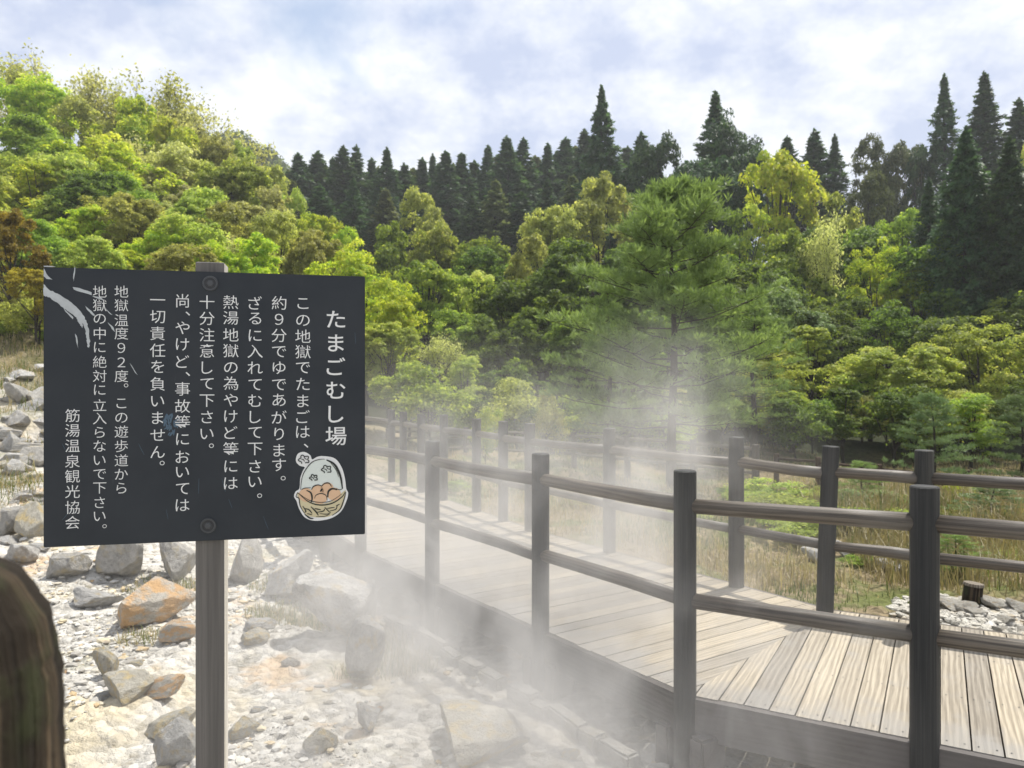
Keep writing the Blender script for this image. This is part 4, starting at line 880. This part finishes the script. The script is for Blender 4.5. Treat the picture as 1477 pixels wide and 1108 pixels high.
# the near pine
P('pine0', 968, 262, 13.9, 'pine', 'spreading soft green pine with layered boughs rising out of the steam', None, 350, None, 1.0)
P('pine1', 880, 400, 17, 'pine', 'smaller pine half hidden behind the left side of the near pine', None, 170)
P('pine1', 1085, 430, 17.5, 'pine', 'smaller pine half hidden behind the right side of the near pine', None, 170)
# right of the pine
P('open0', 1115, 218, 40, 'lime', 'loose lime tree with sunlit top leaves right of the leaning pine', None, 150)
P('open1', 1065, 285, 37, 'green', 'green tree between the near pine and the loose lime tree', None, 110)
P('open1', 1195, 262, 40, 'pale', 'light green open tree behind the loose lime tree', None, 110)
P('bare0', 1200, 300, 32, 'tan', 'thin greyish tree standing before the light green open tree', None, 100)
P('round2', 1130, 330, 33, 'green', 'mid green tree below the loose lime tree', None, 150)
P('open0', 1300, 300, 37, 'green', 'bright green tree left of the dark cypress pair', None, 110)
P('layer1', 1265, 345, 32, 'lime', 'vivid green maple in the middle of the right woods', None, 120)
P('layer2', 1310, 375, 31, 'lime', 'vivid green maple touching the dark cypress', None, 110)
P('layer0', 1130, 405, 27, 'pine', 'layered green tree right of the near pine, over dark shade', None, 150)
P('layer1', 1215, 420, 30, 'deep', 'dark layered tree in the shade of the right woods', None, 150)
row('pale green low tree at the right woods foot, %s', [
 ('layer0', 1110, 490, 21, 'pale', 130), ('round4', 1170, 470, 23, 'pale', 150), ('layer2', 1255, 492, 22, 'pale', 160), ('round5', 1335, 488, 21, 'pale', 160), ('layer1', 1412, 458, 22, 'pale', 170), ('layer2', 1490, 470, 21, 'pale', 150)], 'flat-topped trees at the foot of the right woods')
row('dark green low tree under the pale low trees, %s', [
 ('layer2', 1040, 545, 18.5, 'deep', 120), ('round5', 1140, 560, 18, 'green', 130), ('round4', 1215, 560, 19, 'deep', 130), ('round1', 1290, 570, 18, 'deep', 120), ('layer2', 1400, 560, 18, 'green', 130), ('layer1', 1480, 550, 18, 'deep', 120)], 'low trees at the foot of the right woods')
P('young', 1343, 572, 12.2, 'youngpine', 'young blue-green pine above the nearest thick post', None, 110)
P('young', 1470, 575, 12, 'youngpine', 'young blue-green pine cut by the right edge of the view', None, 110)
P('shrub0', 1385, 690, 10.4, 'lime', 'little yellow-green sapling bush before the brown fence', None, 46)
P('young', 1376, 772, 6.5, 'pine', 'small bushy pine seedling beside the dark stump', None, 95)
row('low green bush in the meadow behind the far fence, %s', [('shrub0', 1105, 690, 11, 'pale', 135), ('shrub1', 1180, 700, 10.5, 'pale', 120), ('shrub0', 1255, 705, 10, 'pine', 120), ('shrub1', 1060, 700, 11.6, 'green', 60), ('shrub0', 1135, 715, 9.2, 'pale', 165), ('shrub1', 1215, 728, 8.6, 'green', 135), ('shrub0', 1290, 735, 8.4, 'pale', 150), ('shrub1', 1420, 735, 8.8, 'olive', 135), ('shrub0', 990, 735, 9.5, 'pale', 70), ('shrub1', 1240, 800, 7.0, 'green', 60), ('shrub0', 1465, 800, 7.2, 'olive', 90), ('shrub1', 830, 720, 10.5, 'pale', 60), ('shrub1', 650, 690, 11.8, 'green', 50)], 'low bushes in the meadow')
P('young', 1435, 700, 8.6, 'youngpine', 'young pine in the reeds between the nearest thick post and the right edge', None, 110)
P('young', 1245, 668, 10.6, 'pine', 'young pine in the meadow seen between the thick post and the leaning far post', None, 90)
P('shrub1', 1150, 735, 8.0, 'pale', 'leafy green clump close behind the leaning far fence post', None, 130)
# dark conifers on the skyline
row('dark pointed cedar, %s in the long row behind the valley', [('cedar%d' % ((i*3+i//4) % 5), px, yt, 72+((i*37) % 7), 'cedar', w*(2.0+.7*((i*7) % 5)/4)) for i, (px, yt, w) in enumerate([(402, 245, 44), (430, 224, 56), (458, 222, 56), (480, 230, 52), (495, 214, 50), (514, 213, 50), (536, 232, 54), (558, 217, 50), (583, 239, 52), (609, 232, 56), (624, 226, 52), (643, 221, 60), (666, 224, 56), (704, 214, 64), (731, 200, 58), (755, 202, 56), (790, 211, 58), (816, 202, 56), (843, 190, 58)])], 'cedars in the long row')
row('dark cedar between the tips of the long valley row, %s', [('cedar%d' % ((i*2+1) % 5), px, yt, 79, 'cedar' if i % 2 else 'cedarbrown', 130+(i*13) % 40) for i, (px, yt) in enumerate([(415, 250), (444, 246), (470, 243), (505, 238), (546, 244), (572, 250), (596, 246), (632, 240), (654, 240), (684, 236), (717, 228), (743, 226), (772, 228), (803, 222), (830, 214), (905, 215)])], 'second rank of the long cedar row')
row('lower dark cedar before the long valley row, %s', [('cedar%d' % (i % 3), px, yt, 62, 'cedar' if i % 3 else 'cedarbrown', 130) for i, (px, yt) in enumerate([(420, 262), (462, 270), (510, 262), (556, 275), (600, 285), (680, 282), (715, 262), (752, 280), (790, 262), (826, 255)])], 'lower cedars of the valley')
P('bigcedar', 868, 130, 58, 'cedar', 'tallest broad dark cedar standing over the valley', None, 150)
P('cedar1', 925, 195, 58, 'cedar', 'dark cedar just right of the tallest broad cedar', None, 130)
P('round3', 960, 190, 52, 'cedar', 'dark rounded evergreen left of the leaning skyline pine', None, 120)
P('bigcedar', 1032, 138, 52, 'cedar', 'dark ragged evergreen topping the skyline behind the near pine', None, 180)
P('layer1', 1050, 165, 50, 'cedar', 'dark spreading skyline pine with a bough pointing right', None, 150)
P('round0', 1000, 225, 47, 'cedar', 'dark evergreen mass under the spreading skyline pine', None, 150)
row('dark evergreen between skyline pine and cypress pair, %s', [('cedar0', 1135, 200, 60, 'cedar', 130), ('cedar1', 1175, 190, 60, 'cedar', 120), ('cedar2', 1204, 198, 60, 'cedar', 105), ('round1', 1255, 205, 56, 'cedarbrown', 100), ('round3', 1296, 200, 56, 'cedarbrown', 90), ('open0', 1325, 202, 54, 'cedar', 70)], 'evergreens on the right skyline')
row('very tall narrow cedar above the cypress pair, %s', [('cedar2', 1362, 113, 54, 'cedar', 125), ('cedar0', 1420, 108, 54, 'cedar', 130), ('cedar1', 1470, 146, 52, 'cedar', 125)], 'tall cedars at the right')
P('cypress', 1393, 190, 29, 'cedar', 'tall dense dark cypress, left of the pair at the right', None, 135)
P('cypress', 1456, 205, 28, 'cedar', 'tall dense dark cypress, right of the pair at the right', None, 135)
P('cedar2', 1340, 262, 33, 'cedar', 'shorter dark cedar tucked against the left side of the cypress pair', None, 120)
P('open1', 1492, 190, 37, 'olive', 'yellow-green treetop at the right edge of the view', None, 60)
P('round1', 1255, 255, 44, 'cedarbrown', 'brownish green tree right of the loose lime tree', None, 100)
# filler trees of the woods, all alike in the shade
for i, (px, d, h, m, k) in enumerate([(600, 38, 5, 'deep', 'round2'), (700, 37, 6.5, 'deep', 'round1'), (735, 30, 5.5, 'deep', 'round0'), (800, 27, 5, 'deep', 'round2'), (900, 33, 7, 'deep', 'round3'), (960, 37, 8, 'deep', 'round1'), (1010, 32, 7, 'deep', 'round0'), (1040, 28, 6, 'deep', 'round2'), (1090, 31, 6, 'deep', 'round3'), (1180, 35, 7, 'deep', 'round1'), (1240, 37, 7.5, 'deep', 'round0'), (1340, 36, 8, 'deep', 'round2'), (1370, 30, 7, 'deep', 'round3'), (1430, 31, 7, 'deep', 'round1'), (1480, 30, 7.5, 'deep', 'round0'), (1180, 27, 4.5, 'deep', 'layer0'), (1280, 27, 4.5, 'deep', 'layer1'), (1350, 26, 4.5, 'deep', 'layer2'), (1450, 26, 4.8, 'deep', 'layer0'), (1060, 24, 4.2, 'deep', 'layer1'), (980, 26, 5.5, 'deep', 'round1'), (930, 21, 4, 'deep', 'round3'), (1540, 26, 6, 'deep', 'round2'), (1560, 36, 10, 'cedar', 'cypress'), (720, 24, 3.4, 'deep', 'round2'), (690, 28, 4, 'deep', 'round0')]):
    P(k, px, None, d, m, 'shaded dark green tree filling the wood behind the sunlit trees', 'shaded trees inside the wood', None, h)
for i in range(26):
    px = 600+i*36+rt.uniform(-14, 14); P('shrub%d' % (i % 2), px, None, rt.uniform(17.5, 22), rt.choice(['deep', 'deep', 'green', 'olive']), 'dark undergrowth bush at the foot of the wood behind the meadow', 'undergrowth bushes', None, rt.uniform(1.1, 2.2))
sp2 = ['lime', 'olive', 'green', 'pale', 'lime', 'tan', 'pale']
for d, h, px0, px1, st_ in ((24, 3.4, -60, 520, 64), (28, 4.6, -70, 520, 64), (34, 5.8, -80, 500, 64), (40, 6.3, -80, 450, 62), (46, 6.5, -80, 380, 60), (53, 6.3, -80, 290, 56)):
    px = px0
    while px < px1:
        P(rt.choice(['round0', 'round1', 'round2', 'round3', 'round4', 'round5', 'layer0', 'layer2']), px+rt.uniform(-14, 14), None, d+rt.uniform(-1.5, 1.5), rt.choice(sp2), 'leafy spring tree in the crowd covering the left hillside', 'trees covering the left hillside', None, h*rt.uniform(.8, 1.1)); px += st_
for i in range(16):
    P('shrub%d' % (i % 2), -70+i*18+rt.uniform(-8, 8), None, rt.uniform(19, 21.5), rt.choice(['olive', 'orange', 'green', 'deep']), 'rusty or green bush on the brown bank left of the board', 'bushes on the bank', None, rt.uniform(.8, 1.6))
# the far wooded ridge reads as one mass
rs = np.random.RandomState(9); n = 620; t_ = rs.uniform(-.6, -.18, n); y_ = rs.uniform(128, 165, n)
zr = np.interp(t_, [-.8, -.42, -.36, -.31, -.27, -.22, -.15, 0], [30, 47, 47, 43, 36, 24, 8, -6])*ss(118, 150, y_)
C = []; T = []; Nn = []
for t, y, z in zip(t_, y_, zr):
    m_ = 90; u = nrm(rs.randn(m_, 3)); u[:, 2] = np.abs(u[:, 2]); r = rs.uniform(2.0, 3.4); C.append(np.array([t*y, y, z+.5])+u*r*rs.rand(m_, 1)**.4*np.array([1, 1, 1.3])); Nn.append(nrm(u+rs.randn(m_, 3)*.4)); T.append(np.full(m_, rs.rand())+rs.randn(m_)*.1)
C, Nn, T = map(np.concatenate, (C, Nn, T))
tag(link('far_wood', leaves('far_wood', C, Nn, .9*rs.uniform(.6, 1.3, len(C)), .7, T, rs), leaf('leaf_far', [(0, (.055, .085, .035)), (.45, (.12, .18, .055)), (1, (.27, .33, .09))])), kind='stuff')

# ------------------------------------------------------------------ steam rising from the channel
def steam():
    mb = MB(); x0, x1, y0_, y1_, z0, z1 = -2.6, 4.2, 2.3, 9.5, -.55, 3.2
    mb.add([(x, y, z) for z in (z0, z1) for y in (y0_, y1_) for x in (x0, x1)], [(0, 2, 3, 1), (4, 5, 7, 6), (0, 1, 5, 4), (2, 6, 7, 3), (0, 4, 6, 2), (1, 3, 7, 5)])
    m = bpy.data.materials.new('steam'); m.use_nodes = True; t = m.node_tree; t.nodes.remove(t.nodes['Principled BSDF']); q = NT(t); g = q.n('ShaderNodeTexCoord').outputs['Object']
    def blob(c, r, k):
        v = q.vmath('MULTIPLY', q.vmath('SUBTRACT', g, c), tuple(1/a for a in r)); l = q.n('ShaderNodeVectorMath', {0: v, 1: v}, operation='DOT_PRODUCT').outputs['Value']
        return q.math('MULTIPLY', q.math('POWER', 2.718, q.math('MULTIPLY', l, -1.)), k)
    d = None
    for b_ in STEAM:
        x = blob(*b_); d = x if d is None else q.math('ADD', d, x)
    n = q.noise(q.vmath('MULTIPLY', g, (1., 1., .7)), 2.1, 5, .6, 1.1); n = q.mr(n, .40, .64, .12, 1.75)
    dn = q.math('MULTIPLY', q.math('SUBTRACT', d, .02), n, clamp=False); dn = q.math('MAXIMUM', dn, 0.)
    v = q.n('ShaderNodeVolumePrincipled', {'Color': (.965, .945, .92, 1), 'Density': dn, 'Anisotropy': .25}); t.links.new(v.outputs[0], t.nodes['Material Output'].inputs['Volume'])
    tag(mb.build('steam', m), kind='stuff'); m.cycles.volume_step_rate = .6 if hasattr(m.cycles, 'volume_step_rate') else 1
STEAM = [((-.1, 4.6, -.05), (1.0, 1.4, .5), .62), ((-.95, 6.2, -.05), (.75, 1.2, .5), .55), ((.75, 3.6, -.1), (.65, .7, .45), .5), ((-.1, 3.4, -.15), (1.0, .65, .4), .48), ((-.2, 4.6, .45), (1.2, 1.2, .85), .34), ((0, 6.2, .7), (2.2, 1.7, .9), .13), ((1.15, 5.6, 1.2), (.42, .6, .62), .44), ((.8, 5.0, .4), (.55, .65, .6), .22)]
steam()

# thin moist air of the valley
def haze():
    mb = MB(); x0, x1, y0_, y1_, z0, z1 = -160., 160., -40., 240., -30., 75.
    mb.add([(x, y, z) for z in (z0, z1) for y in (y0_, y1_) for x in (x0, x1)], [(0, 2, 3, 1), (4, 5, 7, 6), (0, 1, 5, 4), (2, 6, 7, 3), (0, 4, 6, 2), (1, 3, 7, 5)])
    m = bpy.data.materials.new('haze'); m.use_nodes = True; t = m.node_tree; t.nodes.remove(t.nodes['Principled BSDF'])
    v = NT(t).n('ShaderNodeVolumePrincipled', {'Color': (.93, .96, 1., 1), 'Density': .0008, 'Anisotropy': .2}); t.links.new(v.outputs[0], t.nodes['Material Output'].inputs['Volume'])
    tag(mb.build('haze', m), kind='stuff')
haze()
